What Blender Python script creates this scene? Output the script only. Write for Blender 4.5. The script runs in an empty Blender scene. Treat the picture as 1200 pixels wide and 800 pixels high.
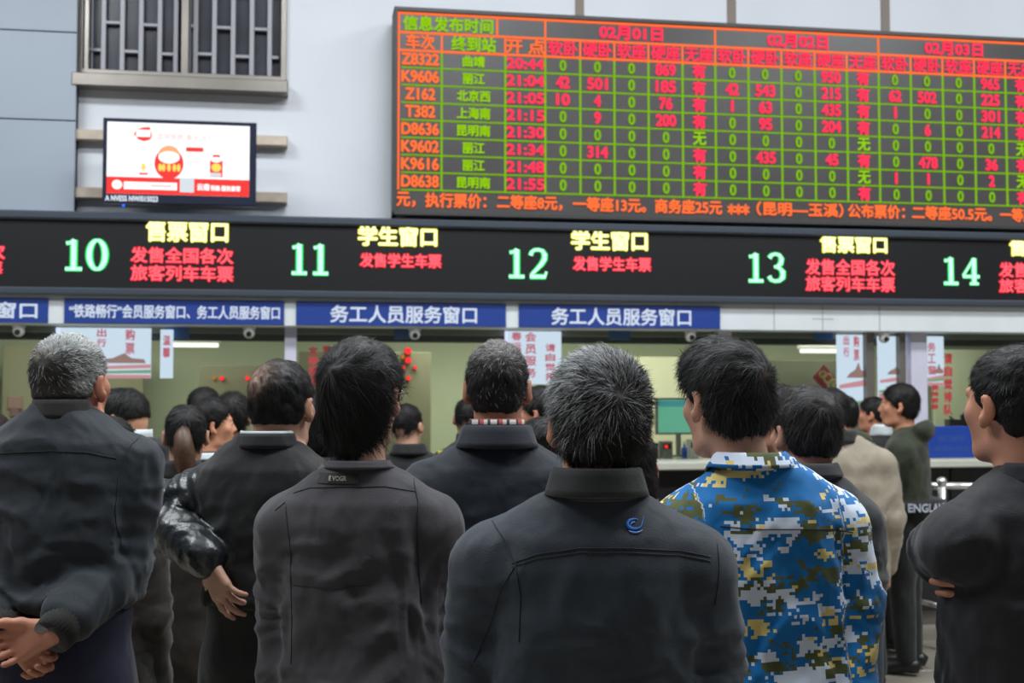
import bpy, math, random
import numpy as np
from mathutils import Vector, Matrix
from mathutils.bvhtree import BVHTree
SC = bpy.context.scene
C = SC.collection

# ------------------------------------------------------------------ camera
TH, PI_, FPX = math.radians(9.15), math.radians(2.6), 1438.0
EYE = Vector((0, 0, 1.6))
cam_d = bpy.data.cameras.new('camera'); cam = bpy.data.objects.new('camera', cam_d); C.objects.link(cam)
cam.location = EYE; cam.rotation_euler = (math.radians(90) + PI_, 0, -TH)
cam_d.sensor_width = 36; cam_d.lens = FPX / 1200 * 36
cam_d.clip_end = 200
cam_d.dof.use_dof = True; cam_d.dof.focus_distance = 2.45; cam_d.dof.aperture_fstop = 6.3
SC.camera = cam
# ------------------------------------------------------------------ world, lights, exposure
wd = bpy.data.worlds.new('world'); SC.world = wd; wd.use_nodes = True
wd.node_tree.nodes['Background'].inputs[0].default_value = (0.72, 0.80, 1.0, 1)
wd.node_tree.nodes['Background'].inputs[1].default_value = 0.22
def area(name, loc, rot, sx, sy, power, col=(1, 1, 1)):
    l = bpy.data.lights.new(name, 'AREA'); l.shape = 'RECTANGLE'; l.size = sx; l.size_y = sy; l.energy = power; l.color = col
    o = bpy.data.objects.new(name, l); C.objects.link(o); o.location = loc; o.rotation_euler = rot
    return o
for i, (x, y) in enumerate([(-3.5, 2.4), (1.2, 2.4), (5.9, 2.4), (-3.5, 5.0), (1.2, 5.0), (5.9, 5.0)]):
    area('hall_light', (x, y, 6.4), (0, 0, 0), 2.4, 0.8, 124, (0.92, 0.97, 1.0))
SC.view_settings.view_transform = 'Standard'; SC.view_settings.look = 'None'
SC.view_settings.exposure = 0.72; SC.view_settings.gamma = 1.0; SC.view_settings.use_curve_mapping = False

# ------------------------------------------------------------------ projection helpers (metres from the measured photograph)
Fh = Vector((math.sin(TH), math.cos(TH), 0)); Rh = Vector((math.cos(TH), -math.sin(TH), 0)); Zh = Vector((0, 0, 1))
F3 = Fh * math.cos(PI_) + Zh * math.sin(PI_); U3 = -Fh * math.sin(PI_) + Zh * math.cos(PI_)
def ray(px, py): return F3 + Rh * ((px - 600) / FPX) + U3 * ((400 - py) / FPX)
def WP(px, py, Y):
    r = ray(px, py); return EYE + r * (Y / r.y)
def DP(px, py, d):
    r = ray(px, py); return EYE + r * (d / r.dot(Fh))

# ------------------------------------------------------------------ materials
M = {}
def add_wrinkle(nt, tc, bp, k):      # soft creases of cloth
    mp = nt.nodes.new('ShaderNodeMapping'); mp.inputs['Scale'].default_value = (1, 1, .6); nt.links.new(tc.outputs['Object'], mp.inputs['Vector'])
    n = nt.nodes.new('ShaderNodeTexNoise'); n.inputs['Scale'].default_value = 9; n.inputs['Detail'].default_value = 2.2; n.inputs['Roughness'].default_value = .45; n.inputs['Distortion'].default_value = .5
    nt.links.new(mp.outputs[0], n.inputs['Vector']); b2 = nt.nodes.new('ShaderNodeBump'); b2.inputs['Strength'].default_value = k; b2.inputs['Distance'].default_value = .03
    nt.links.new(n.outputs[0], b2.inputs['Height']); nt.links.new(b2.outputs[0], bp.inputs['Normal'])
def mat(name, col, rough=0.6, metal=0.0, spec=0.5, emit=None, estr=0.0, attr=False, bump=0.0, bscale=200.0, var=0.0, vscale=4.0, sheen=0.0, coat=0.0, wrinkle=0.0):
    m = bpy.data.materials.new(name); m.use_nodes = True; nt = m.node_tree; b = nt.nodes['Principled BSDF']
    b.inputs['Base Color'].default_value = (*col, 1); b.inputs['Roughness'].default_value = rough
    b.inputs['Metallic'].default_value = metal; b.inputs['Specular IOR Level'].default_value = spec
    if sheen: b.inputs['Sheen Weight'].default_value = sheen
    if coat: b.inputs['Coat Weight'].default_value = coat
    if emit: b.inputs['Emission Color'].default_value = (*emit, 1); b.inputs['Emission Strength'].default_value = estr
    src = None
    tc = nt.nodes.new('ShaderNodeTexCoord')
    if var:
        n = nt.nodes.new('ShaderNodeTexNoise'); n.inputs['Scale'].default_value = vscale; n.inputs['Detail'].default_value = 5
        nt.links.new(tc.outputs['Object'], n.inputs['Vector'])
        mr = nt.nodes.new('ShaderNodeMapRange'); mr.inputs[1].default_value = 0.3; mr.inputs[2].default_value = 0.7
        mr.inputs[3].default_value = 1 - var; mr.inputs[4].default_value = 1 + var
        nt.links.new(n.outputs[0], mr.inputs[0])
        mx = nt.nodes.new('ShaderNodeMix'); mx.data_type = 'RGBA'; mx.blend_type = 'MULTIPLY'; mx.inputs[0].default_value = 1
        mx.inputs[6].default_value = (*col, 1); nt.links.new(mr.outputs[0], mx.inputs[7]); src = mx.outputs[2]
    if attr:
        a = nt.nodes.new('ShaderNodeAttribute'); a.attribute_name = 'Col'
        mx2 = nt.nodes.new('ShaderNodeMix'); mx2.data_type = 'RGBA'; mx2.blend_type = 'MULTIPLY'; mx2.inputs[0].default_value = 1
        if src: nt.links.new(src, mx2.inputs[6])
        else: mx2.inputs[6].default_value = (*col, 1)
        nt.links.new(a.outputs['Color'], mx2.inputs[7]); src = mx2.outputs[2]
    if src: nt.links.new(src, b.inputs['Base Color'])
    if bump:
        n = nt.nodes.new('ShaderNodeTexNoise'); n.inputs['Scale'].default_value = bscale; n.inputs['Detail'].default_value = 3
        nt.links.new(tc.outputs['Object'], n.inputs['Vector'])
        bp = nt.nodes.new('ShaderNodeBump'); bp.inputs['Strength'].default_value = bump; bp.inputs['Distance'].default_value = 0.004
        nt.links.new(n.outputs[0], bp.inputs['Height']); nt.links.new(bp.outputs[0], b.inputs['Normal'])
        if wrinkle: add_wrinkle(nt, tc, bp, wrinkle)
    M[name] = m
    return m
def emat(name, col, s=1.0):
    m = bpy.data.materials.new(name); m.use_nodes = True; nt = m.node_tree
    nt.nodes.remove(nt.nodes['Principled BSDF'])
    e = nt.nodes.new('ShaderNodeEmission'); e.inputs[0].default_value = (*col, 1); e.inputs[1].default_value = s
    nt.links.new(e.outputs[0], nt.nodes['Material Output'].inputs[0]); M[name] = m; return m
mat('wall_paint', (0.65, 0.675, 0.725), 0.7, var=0.03, vscale=2.0, bump=0.05, bscale=60)
mat('wall_panel', (0.33, 0.375, 0.44), 0.5, var=0.04, vscale=1.5)
mat('unseen_wall_dark', (0.28, 0.28, 0.29), 0.6, var=0.1)  # unseen hall walls, tone darkened to cut bounce light on the backs
mat('joint_brown', (0.23, 0.19, 0.16), 0.7)
mat('dark_gap', (0.05, 0.05, 0.05), 0.9)
mat('steel', (0.36, 0.33, 0.30), 0.33, metal=0.85, var=0.12, vscale=3)
mat('steel_dark', (0.22, 0.20, 0.18), 0.4, metal=0.6, var=0.1)
mat('bar_metal', (0.30, 0.30, 0.33), 0.45, metal=0.5)
mat('rail_steel', (0.62, 0.62, 0.62), 0.25, metal=0.9)
mat('bracket', (0.52, 0.44, 0.36), 0.45, metal=0.3, var=0.15, vscale=9)
mat('window_dark', (0.035, 0.036, 0.05), 0.25, var=0.4, vscale=3)
mat('board_bg', (0.064, 0.059, 0.060), 0.35, var=0.15, vscale=2)
mat('board_frame', (0.045, 0.042, 0.042), 0.5)
mat('strip_bg', (0.012, 0.012, 0.014), 0.35)
mat('strip_frame', (0.065, 0.08, 0.105), 0.35, metal=0.3)
mat('fascia_white', (0.66, 0.70, 0.72), 0.5, var=0.06, vscale=3)
mat('post_white', (0.56, 0.55, 0.66), 0.45, var=0.05)
mat('sign_blue', (0.012, 0.045, 0.26), 0.45)
mat('sign_white', (0.66, 0.72, 0.86), 0.5)
mat('tab_blue', (0.03, 0.13, 0.42), 0.5)
mat('header_dark', (0.045, 0.043, 0.038), 0.6, var=0.2)
mat('header_grey', (0.20, 0.20, 0.17), 0.6)
mat('ledge', (0.50, 0.50, 0.43), 0.3, var=0.1)
mat('counter_dark', (0.018, 0.018, 0.022), 0.35)
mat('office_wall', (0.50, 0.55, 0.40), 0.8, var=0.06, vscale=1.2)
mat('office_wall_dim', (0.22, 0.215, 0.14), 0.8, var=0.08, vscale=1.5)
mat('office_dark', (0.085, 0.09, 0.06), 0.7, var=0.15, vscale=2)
mat('office_cream', (0.70, 0.69, 0.50), 0.8, var=0.03)
mat('office_ceiling', (0.40, 0.39, 0.27), 0.8)
mat('office_floor', (0.2, 0.19, 0.16), 0.6)
mat('plastic_white', (0.6, 0.6, 0.58), 0.4)
mat('plastic_black', (0.015, 0.015, 0.018), 0.35)
mat('plastic_grey', (0.2, 0.2, 0.2), 0.4)
mat('tv_body', (0.018, 0.022, 0.045), 0.25)
mat('red_card', (0.32, 0.02, 0.03), 0.6)
mat('gold_card', (0.42, 0.30, 0.08), 0.4, metal=0.3)
mat('red_letter', (0.45, 0.045, 0.05), 0.6)
mat('blue_panel', (0.012, 0.05, 0.30), 0.4, var=0.1)
mat('paper', (0.6, 0.6, 0.55), 0.7)
mat('bottle_blue', (0.02, 0.1, 0.55), 0.4)
mat('tile', (0.30, 0.27, 0.22), 0.3, var=0.22, vscale=1.6, bump=0.02, bscale=30)
mat('grout', (0.12, 0.105, 0.085), 0.8)
emat('led_red', (1.0, 0.042, 0.10), 0.72)
emat('led_red_text', (1.0, 0.03, 0.055), 0.72)
emat('led_red_core', (1.0, 0.12, 0.15), 0.9)
emat('led_orange', (1.0, 0.17, 0.045), 0.70)
emat('led_green', (0.24, 0.52, 0.01), 0.55)
emat('led_lime', (0.30, 0.62, 0.008), 0.62)
emat('led_yellow', (0.95, 0.92, 0.05), 0.75)  # wide dim layer, the halation round the yellow letters
emat('led_yellow_core', (1.0, 1.0, 0.45), 1.1)
emat('led_number', (0.02, 0.75, 0.14), 0.75)  # wide dim green under the pale core imitates halation
emat('led_number_core', (0.5, 1.0, 0.72), 0.9)
emat('scr_white', (1.0, 1.0, 1.0), 0.72)
emat('scr_red', (0.95, 0.06, 0.055), 0.62)
emat('scr_pink', (0.95, 0.45, 0.45), 0.65)
emat('scr_orange', (1.0, 0.45, 0.22), 0.65)
emat('scr_yellow', (1.0, 0.75, 0.15), 0.65)
emat('scr_grey', (0.72, 0.78, 0.84), 0.62)
emat('scr_caption', (0.8, 0.88, 1.0), 0.6)
emat('box_white', (0.70, 0.79, 1.0), 0.62)
emat('box_red', (0.70, 0.16, 0.24), 0.5)
emat('box_pink', (0.80, 0.36, 0.42), 0.5)
emat('box_green', (0.28, 0.46, 0.30), 0.5)
emat('box_brown', (0.42, 0.25, 0.24), 0.5)
emat('streak_glow', (1.0, 1.0, 0.9), 1.0)  # glow of the tubes that imitate reflected streaks
emat('dot_red', (1.0, 0.03, 0.03), 0.9)
emat('dot_orange', (0.9, 0.3, 0.02), 0.4)
emat('scr_teal', (0.16, 0.50, 0.36), 0.50)
emat('scr_teal2', (0.07, 0.32, 0.33), 0.5)
emat('blue_led', (0.02, 0.15, 1.0), 0.9)
emat('sign_cyan', (0.01, 0.32, 0.85), 0.55)
emat('sign_green', (0.02, 0.50, 0.05), 0.55)
g = bpy.data.materials.new('glass'); g.use_nodes = True; nt = g.node_tree; nt.nodes.remove(nt.nodes['Principled BSDF'])
tr = nt.nodes.new('ShaderNodeBsdfTransparent'); tr.inputs[0].default_value = (0.93, 0.97, 0.93, 1)
gl = nt.nodes.new('ShaderNodeBsdfGlossy'); gl.inputs['Roughness'].default_value = 0.03
fr = nt.nodes.new('ShaderNodeFresnel'); fr.inputs[0].default_value = 1.45
mx = nt.nodes.new('ShaderNodeMixShader'); nt.links.new(fr.outputs[0], mx.inputs[0]); nt.links.new(tr.outputs[0], mx.inputs[1]); nt.links.new(gl.outputs[0], mx.inputs[2])
nt.links.new(mx.outputs[0], nt.nodes['Material Output'].inputs[0]); M['glass'] = g

# ------------------------------------------------------------------ objects and meshes
def tag(o, label=None, cat=None, group=None, kind=None):
    if label: o['label'] = label
    if cat: o['category'] = cat
    if group: o['group'] = group
    if kind: o['kind'] = kind
    return o
def empty(name, loc=(0, 0, 0), rz=0, label=None, cat=None, group=None):
    o = bpy.data.objects.new(name, None); C.objects.link(o); o.location = loc; o.rotation_euler = (0, 0, rz); o.empty_display_size = .1
    return tag(o, label, cat, group)
def link_mesh(name, me, m, parent=None, loc=None):
    o = bpy.data.objects.new(name, me); C.objects.link(o)
    if m is not None and not me.materials: me.materials.append(M[m] if isinstance(m, str) else m)
    if parent is not None: o.parent = parent
    if loc is not None: o.location = loc
    return o
class MB:
    def __init__(s): s.v = []; s.f = []
    def add(s, v, f):
        n = len(s.v); s.v += [tuple(p) for p in v]; s.f += [tuple(i + n for i in q) for q in f]; return s
    def box(s, x0, x1, y0, y1, z0, z1):
        v = [(x0, y0, z0), (x1, y0, z0), (x1, y1, z0), (x0, y1, z0), (x0, y0, z1), (x1, y0, z1), (x1, y1, z1), (x0, y1, z1)]
        return s.add(v, [(0, 3, 2, 1), (4, 5, 6, 7), (0, 1, 5, 4), (1, 2, 6, 5), (2, 3, 7, 6), (3, 0, 4, 7)])
    def bbox(s, x0, x1, y0, y1, z0, z1, b=0.004):      # box with its front edges chamfered
        v = []
        for (y, i) in ((y0, b), (y0 + b, 0), (y1, 0)):
            v += [(x0 + i, y, z0 + i), (x1 - i, y, z0 + i), (x1 - i, y, z1 - i), (x0 + i, y, z1 - i)]
        f = [(0, 1, 2, 3), (11, 10, 9, 8)]
        for l in (0, 4):
            for k in range(4): f.append((l + k, l + 4 + k, l + 4 + (k + 1) % 4, l + (k + 1) % 4))
        return s.add(v, f)
    def tube(s, pts, r, n=8, cap=True):
        pts = [Vector(p) for p in pts]; rr = r if isinstance(r, (list, tuple)) else [r] * len(pts); base = len(s.v); prev = None
        for i, p in enumerate(pts):
            d = (pts[min(i + 1, len(pts) - 1)] - pts[max(i - 1, 0)]).normalized()
            a = prev if prev is not None else (Vector((0, 0, 1)) if abs(d.z) < .9 else Vector((1, 0, 0)))
            u = (a - d * a.dot(d)).normalized(); w = d.cross(u); prev = u
            for k in range(n):
                t = 2 * math.pi * k / n; s.v.append(tuple(p + (u * math.cos(t) + w * math.sin(t)) * rr[i]))
        for i in range(len(pts) - 1):
            for k in range(n):
                a0 = base + i * n + k; a1 = base + i * n + (k + 1) % n; s.f.append((a0, a1, a1 + n, a0 + n))
        if cap:
            s.f.append(tuple(base + k for k in reversed(range(n)))); s.f.append(tuple(base + (len(pts) - 1) * n + k for k in range(n)))
        return s
    def ball(s, c, r, n=12, m=8):
        rx, ry, rz = r if isinstance(r, (list, tuple)) else (r, r, r); b = len(s.v)
        for i in range(m + 1):
            a = math.pi * i / m
            for k in range(n):
                t = 2 * math.pi * k / n; s.v.append((c[0] + rx * math.sin(a) * math.cos(t), c[1] + ry * math.sin(a) * math.sin(t), c[2] + rz * math.cos(a)))
        for i in range(m):
            for k in range(n):
                s.f.append((b + i * n + k, b + (i + 1) * n + k, b + (i + 1) * n + (k + 1) % n, b + i * n + (k + 1) % n))
        return s
    def poly(s, pts, y, t=0.003):      # flat outline in the XZ plane given thickness t, front face at y
        n = len(pts); b = len(s.v)
        s.v += [(p[0], y, p[1]) for p in pts] + [(p[0], y + t, p[1]) for p in pts]
        s.f.append(tuple(b + i for i in range(n)))
        for i in range(n): s.f.append((b + i, b + n + i, b + n + (i + 1) % n, b + (i + 1) % n))
        return s
    def disc(s, cx, cz, rx, rz, y, n=24): return s.poly([(cx + rx * math.cos(2 * math.pi * k / n), cz + rz * math.sin(2 * math.pi * k / n)) for k in range(n)], y)
    def build(s, name, m, parent=None, smooth=False, loc=None):
        me = bpy.data.meshes.new(name); me.from_pydata(s.v, [], s.f); me.validate()
        if smooth: me.shade_smooth()
        return link_mesh(name, me, m, parent, loc)
_tc = {}
def glyphs(txt):
    if txt in _tc: return _tc[txt]
    cu = bpy.data.curves.new('t', 'FONT'); cu.body = txt; cu.size = 1; cu.resolution_u = 3
    o = bpy.data.objects.new('t', cu); C.objects.link(o); bpy.context.view_layer.update()
    me = bpy.data.meshes.new_from_object(o.evaluated_get(bpy.context.evaluated_depsgraph_get()))
    v = [(a.co.x, a.co.y) for a in me.vertices]; f = [tuple(p.vertices) for p in me.polygons]
    bpy.data.objects.remove(o); bpy.data.meshes.remove(me)
    _tc[txt] = (v, f); return _tc[txt]
def text(mb, txt, x0, x1, z0, z1, y, bold=0.0, rot=0.0):
    """letters fitted to the rectangle, bold = stroke growth in metres (the string laid five times, slightly shifted)"""
    v, f = glyphs(txt)
    if not v: return
    if txt == '1': m_ = (x0 + x1) / 2; q = (x1 - x0) * .22; x0, x1 = m_ - q, m_ + q
    xa, xb = min(p[0] for p in v), max(p[0] for p in v); za, zb = min(p[1] for p in v), max(p[1] for p in v)
    sx = (x1 - x0 - 2 * bold) / max(xb - xa, 1e-6); sz = (z1 - z0 - 2 * bold) / max(zb - za, 1e-6)
    offs = [(0, 0)] if not bold else [(math.cos(a) * bold, math.sin(a) * bold) for a in [math.pi / 4 * k for k in range(8)]]
    for i, (ox, oz) in enumerate(offs):
        mb.add([(x0 + bold + (p[0] - xa) * sx + ox, y - 0.0002 * i, z0 + bold + (p[1] - za) * sz + oz) for p in v], f)
def ptext(mb, txt, px0, px1, pyt, pyb, Y, bold=0.0, dy=0.0):
    """text at the wall plane Y; the rectangle is where it stands on the wall"""
    pc = WP((px0 + px1) / 2, (pyt + pyb) / 2, Y); x0 = WP(px0, (pyt + pyb) / 2, Y).x; x1 = WP(px1, (pyt + pyb) / 2, Y).x
    h = WP((px0 + px1) / 2, pyt, Y).z - WP((px0 + px1) / 2, pyb, Y).z
    text(mb, txt, x0, x1, pc.z - h / 2, pc.z + h / 2, Y + dy, bold)

# ================================================================== the hall's structure
YW = 8.6
def wx(px, Y, py=465): return WP(px, py, Y).x
def wz(px, py, Y): return WP(px, py, Y).z
# floor: body and tiles
fl = MB().box(-9, 12, -5, 16.5, -0.3, -0.012).build('floor', 'grout'); tag(fl, kind='structure')
tl = MB().bbox(0, 0.792, 0, 0.792, -0.012, 0.0, 0.002)
tlm = MB()
b_ = 0.003
tlm.v = [(0, 0, -.012), (.795, 0, -.012), (.795, .795, -.012), (0, .795, -.012), (0, 0, -.003), (.795, 0, -.003), (.795, .795, -.003), (0, .795, -.003),
         (b_, b_, 0), (.795 - b_, b_, 0), (.795 - b_, .795 - b_, 0), (b_, .795 - b_, 0)]
tlm.f = [(0, 1, 5, 4), (1, 2, 6, 5), (2, 3, 7, 6), (3, 0, 4, 7), (4, 5, 9, 8), (5, 6, 10, 9), (6, 7, 11, 10), (7, 4, 8, 11), (8, 9, 10, 11)]
t0 = tlm.build('tile', 'tile', fl, loc=(-3.6, 0.4, 0))
for i in range(14):
    for j in range(10):
        if i == 0 and j == 0: continue
        t = t0.copy(); C.objects.link(t); t.location = (-3.6 + .8 * i, 0.4 + .8 * j, 0)
rest = MB()
for i in range(-6, 20):
    for j in range(-6, 10):
        if 0 <= i < 14 and 0 <= j < 10: continue
        x, y = -3.6 + .8 * i, .4 + .8 * j
        rest.box(x, x + .795, y, y + .795, -.012, 0)
tag(rest.build('tile_surround', 'tile', fl), kind='stuff')
# upper wall with its window opening
zt = 6.6
xw0, xw1 = wx(91, YW, 40), wx(336, YW, 40); zwb = wz(215, 92, YW)
w = MB()
zlo = 2.2
w.box(wx(84, YW), xw0, YW, YW + .25, zlo, zt); w.box(xw0, xw1, YW, YW + .25, zlo, zwb); w.box(xw0, xw1, YW, YW + .25, zwb + 1.5, zt)
w.box(xw1, 12, YW, YW + .25, zlo, zt)
wl = w.build('wall_back', 'wall_paint'); tag(wl, kind='structure')
MB().box(wx(80, YW), wx(86.5, YW), YW - .02, YW + .0, zlo, zt).build('shadow_joint', 'dark_gap', wl)
for px in (679, 857, 1037):
    MB().bbox(wx(px - 5, YW, 10), wx(px + 5, YW, 10), YW - .012, YW + .01, 2.9, zt).build('joint_strip', 'joint_brown', wl)
# clad pier at left, its panels separate
pr = empty('wall_left', (0, 0, 0)); tag(pr, kind='structure')
YP = 8.48
MB().box(-9, wx(82, YP), YP + .03, YW + .3, zlo, zt).build('pier_core', 'dark_gap', pr)
zs_ = [zlo, wz(40, 140, YP), wz(40, 36, YP), wz(40, 36, YP) + .62, zt]
for a, b in zip(zs_[:-1], zs_[1:]):
    MB().bbox(-3.6, wx(83, YP), YP, YP + .03, a + .004, b - .004, .003).build('panel', 'wall_panel', pr)
    MB().bbox(-9, -3.61, YP, YP + .03, a + .004, b - .004, .003).build('panel', 'wall_panel', pr)
# side, rear walls and ceiling of the hall
for nm, bx in (('wall_west', (-9.2, -9, -5, 16.5, 0, 6.6)), ('wall_east', (12, 12.2, -5, 16.5, 0, 6.6)), ('wall_south', (-9.2, 12.2, -5.2, -5, 0, 6.6))):
    tag(MB().box(*bx).build(nm, 'unseen_wall_dark'), kind='structure')
tag(MB().box(-9.2, 12.2, -5.2, 9.0, 6.6, 6.8).build('ceiling', 'wall_paint'), kind='structure')

# ------------------------------------------------------------------ barred window high on the wall
def window_high():
    r = empty('window_1', (0, 0, 0)); tag(r, kind='structure')
    Y = YW - .03
    zb, z1 = zwb, zwb + 1.5
    def X(px, py=50): return wx(px, Y, py)
    fr_ = MB()
    for a, b in ((90, 97), (98.5, 104), (212, 221), (329, 336)): fr_.bbox(X(a), X(b), Y, Y + .12, zb, z1)
    fr_.bbox(X(90), X(336), Y + .001, Y + .12, zb, zb + .035); fr_.bbox(X(90), X(336), Y, Y + .12, z1 - .05, z1)
    fr_.build('window_frame', 'steel', r)
    MB().bbox(X(87, 95), X(338, 95), Y - .10, Y + .1, wz(212, 104, Y - .1), wz(212, 89, Y - .1), .006).build('window_sill', 'steel', r)
    for a, b in ((104, 212), (221, 329)): MB().box(X(a), X(b), Y + .15, Y + .16, zb, z1).build('pane', 'window_dark', r)
    Yb = Y + .1
    bars = [121, 143, 165, 187, 206, 229, 251, 273, 295, 316]
    for px in bars:
        MB().bbox(wx(px - 3, Yb, 50), wx(px + 3, Yb, 50), Yb, Yb + .025, zb + .03, z1 - .05, .004).build('window_bar', 'bar_metal', r)
    cells = [(104, 121, 58), (121, 143, 26), (143, 165, 60), (165, 187, 29), (187, 206, 63), (221, 229, 30), (229, 251, 63), (251, 273, 32), (273, 295, 66), (295, 316, 34), (316, 329, 67)]
    for a, b, py in cells:
        for k in range(6):
            z = wz((a + b) / 2, py - k * 74, Yb)
            if z < z1 - .05: MB().bbox(wx(a + 2, Yb, 50), wx(b - 2, Yb, 50), Yb + .002, Yb + .02, z - .012, z + .012, .004).build('cross_bar', 'bar_metal', r)
window_high()

# ------------------------------------------------------------------ television
def television():
    Y = 8.12
    c = WP(211, 190, Y); r = empty('television', (c.x, Y, c.z), 0, 'flat television showing a white and red advert on the wall above window number 10', 'television')
    W2 = (wx(301, Y, 190) - wx(121, Y, 190)) / 2; H2 = (wz(211, 142, Y) - wz(211, 241, Y)) / 2
    MB().bbox(-W2, W2, 0, .06, -H2, H2, .008).build('housing', 'tv_body', r)
    MB().bbox(-W2 * .7, W2 * .7, .06, .11, -H2 * .6, H2 * .7, .01).build('rear_bulge', 'tv_body', r)
    def q(px, py): return ((px - 211) / 90 * W2, (191.5 - py - (px - 211) * 0.03) / 49.5 * H2)
    sx0, sz1 = q(126, 145); sx1, _ = q(293, 145); sx0 += 0; _, sz0 = q(126, 232)
    sz1 = H2 * .905; sz0 = -H2 * .78
    SW, SH = sx1 - sx0, sz1 - sz0
    def s(u, v): return (sx0 + u * SW, sz1 - v * SH)   # u,v 0..1 of the screen
    def rect(mb, u0, v0, u1, v1, y):
        a, b = s(u0, v0), s(u1, v1); mb.poly([(a[0], b[1]), (b[0], b[1]), (b[0], a[1]), (a[0], a[1])], y, .0008)
    scr = MB(); scr.box(sx0, sx1, -.002, .001, sz0, sz1); so = scr.build('screen', 'scr_white', r)
    y = -.0035
    m = MB(); rect(m, 0, .765, 1, 1, y)
    a = s(.20, .12); m.poly([s(.185, .17), s(.2, .1), s(.25, .065), s(.295, .06), s(.312, .18), s(.3, .235), s(.255, .26), s(.215, .235)][::-1], y, .0008)
    rect(m, .55, .325, .672, .385, y)
    # plain rounded red shape standing in for the cartoon figure, and a smaller one
    m.poly([(s(.432 + .102 * math.cos(t), .56 + .22 * math.sin(t)))for t in [2 * math.pi * k / 32 for k in range(32)][::-1]], y, .0008)
    rect(m, .385, .62, .48, .735, y); rect(m, .72, .50, .81, .735, y); rect(m, .74, .42, .79, .5, y); rect(m, .225, .70, .285, .728, y)
    m.build('red_print', 'scr_red', so)
    y = -.005
    m = MB(); m.poly([s(.432 + .075 * math.cos(t), .44 + .13 * math.sin(t)) for t in [2 * math.pi * k / 28 for k in range(28)][::-1]], y, .0008); m.build('orange_print', 'scr_orange', so)
    m = MB()
    for u in (.37, .395, .432, .47, .5): m.poly([s(u + .013 * math.cos(t), .62 + .055 * math.sin(t)) for t in [2 * math.pi * k / 12 for k in range(12)][::-1]], y - .0005, .0008)
    m.poly([s(.765 + .035 * math.cos(t), .6 + .06 * math.sin(t)) for t in [2 * math.pi * k / 16 for k in range(16)][::-1]], y, .0008)
    m.poly([s(.255 + .018 * math.cos(t), .62 + .06 * math.sin(t)) for t in [2 * math.pi * k / 5 for k in range(5)][::-1]], y, .0008); m.build('yellow_print', 'scr_yellow', so)
    m = MB(); m.poly([s(.432 + .075 * math.cos(t), .475 + .085 * math.sin(t)) for t in [2 * math.pi * k / 24 for k in range(24)][::-1]], y - .001, .0008)
    m.poly([s(.765 + .038 * math.cos(t), .49 + .04 * math.sin(t)) for t in [2 * math.pi * k / 16 for k in range(16)][::-1]], y, .0008)
    rect(m, .20, .10, .30, .20, y); rect(m, .12, .83, .49, .935, y)
    m.poly([s(.073 + .036 * math.cos(t), .875 + .065 * math.sin(t)) for t in [2 * math.pi * k / 18 for k in range(18)][::-1]], y, .0008)
    a, b = s(.63, .93), s(.72, .83); text(m, '云南', a[0], b[0], a[1], b[1], y, .002); a, b = s(.725, .93), s(.94, .85); text(m, '铁路·服务旅客', a[0], b[0], a[1], b[1], y, .0015)
    m.build('white_print', 'scr_white', so)
    m = MB(); rect(m, .51, .76, .61, .96, y - .001); rect(m, .72, .675, .80, .73, y - .001)
    m.build('grey_print', 'scr_grey', so)
    m = MB(); rect(m, .31, .87, .45, .89, y - .001); a, b = s(.35, .235), s(.75, .14); text(m, '昆明铁路"春运"出行', a[0], b[0], a[1], b[1], y, 0)
    a, b = s(.58, .55), s(.64, .51); text(m, '购票', a[0], b[0], a[1], b[1], y, 0)
    m.build('pink_print', 'scr_pink', so)
    m = MB(); text(m, 'A NVESS NW/015023', -W2 * .96, -W2 * .28, -H2 * .955, -H2 * .82, -.0015, .0015); m.build('caption', 'scr_caption', r)
    MB().ball((-W2 + .13, .02, -H2 - .012), .01).build('indicator', 'blue_led', r)
    # two steel rails crossing the wall, carrying the set
    for k, (pl, pr_) in enumerate((((86, 152, 121, 164), (300, 158, 337, 170)), ((82, 219, 121, 232), (300, 225, 336, 237)))):
        Yr = YW - .09
        za = (wz(104, pl[1], Yr) + wz(318, pr_[1], Yr)) / 2; zb = (wz(104, pl[3], Yr) + wz(318, pr_[3], Yr)) / 2
        o = MB().bbox(wx(84, Yr, 160), wx(337, Yr, 160), Yr, YW, zb, za, .006).build('mounting_rail', 'bracket')
        tag(o, ('upper' if k == 0 else 'lower') + ' brown steel rail fixed to the wall behind the television', 'rail', 'rails behind the television')
television()

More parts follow.
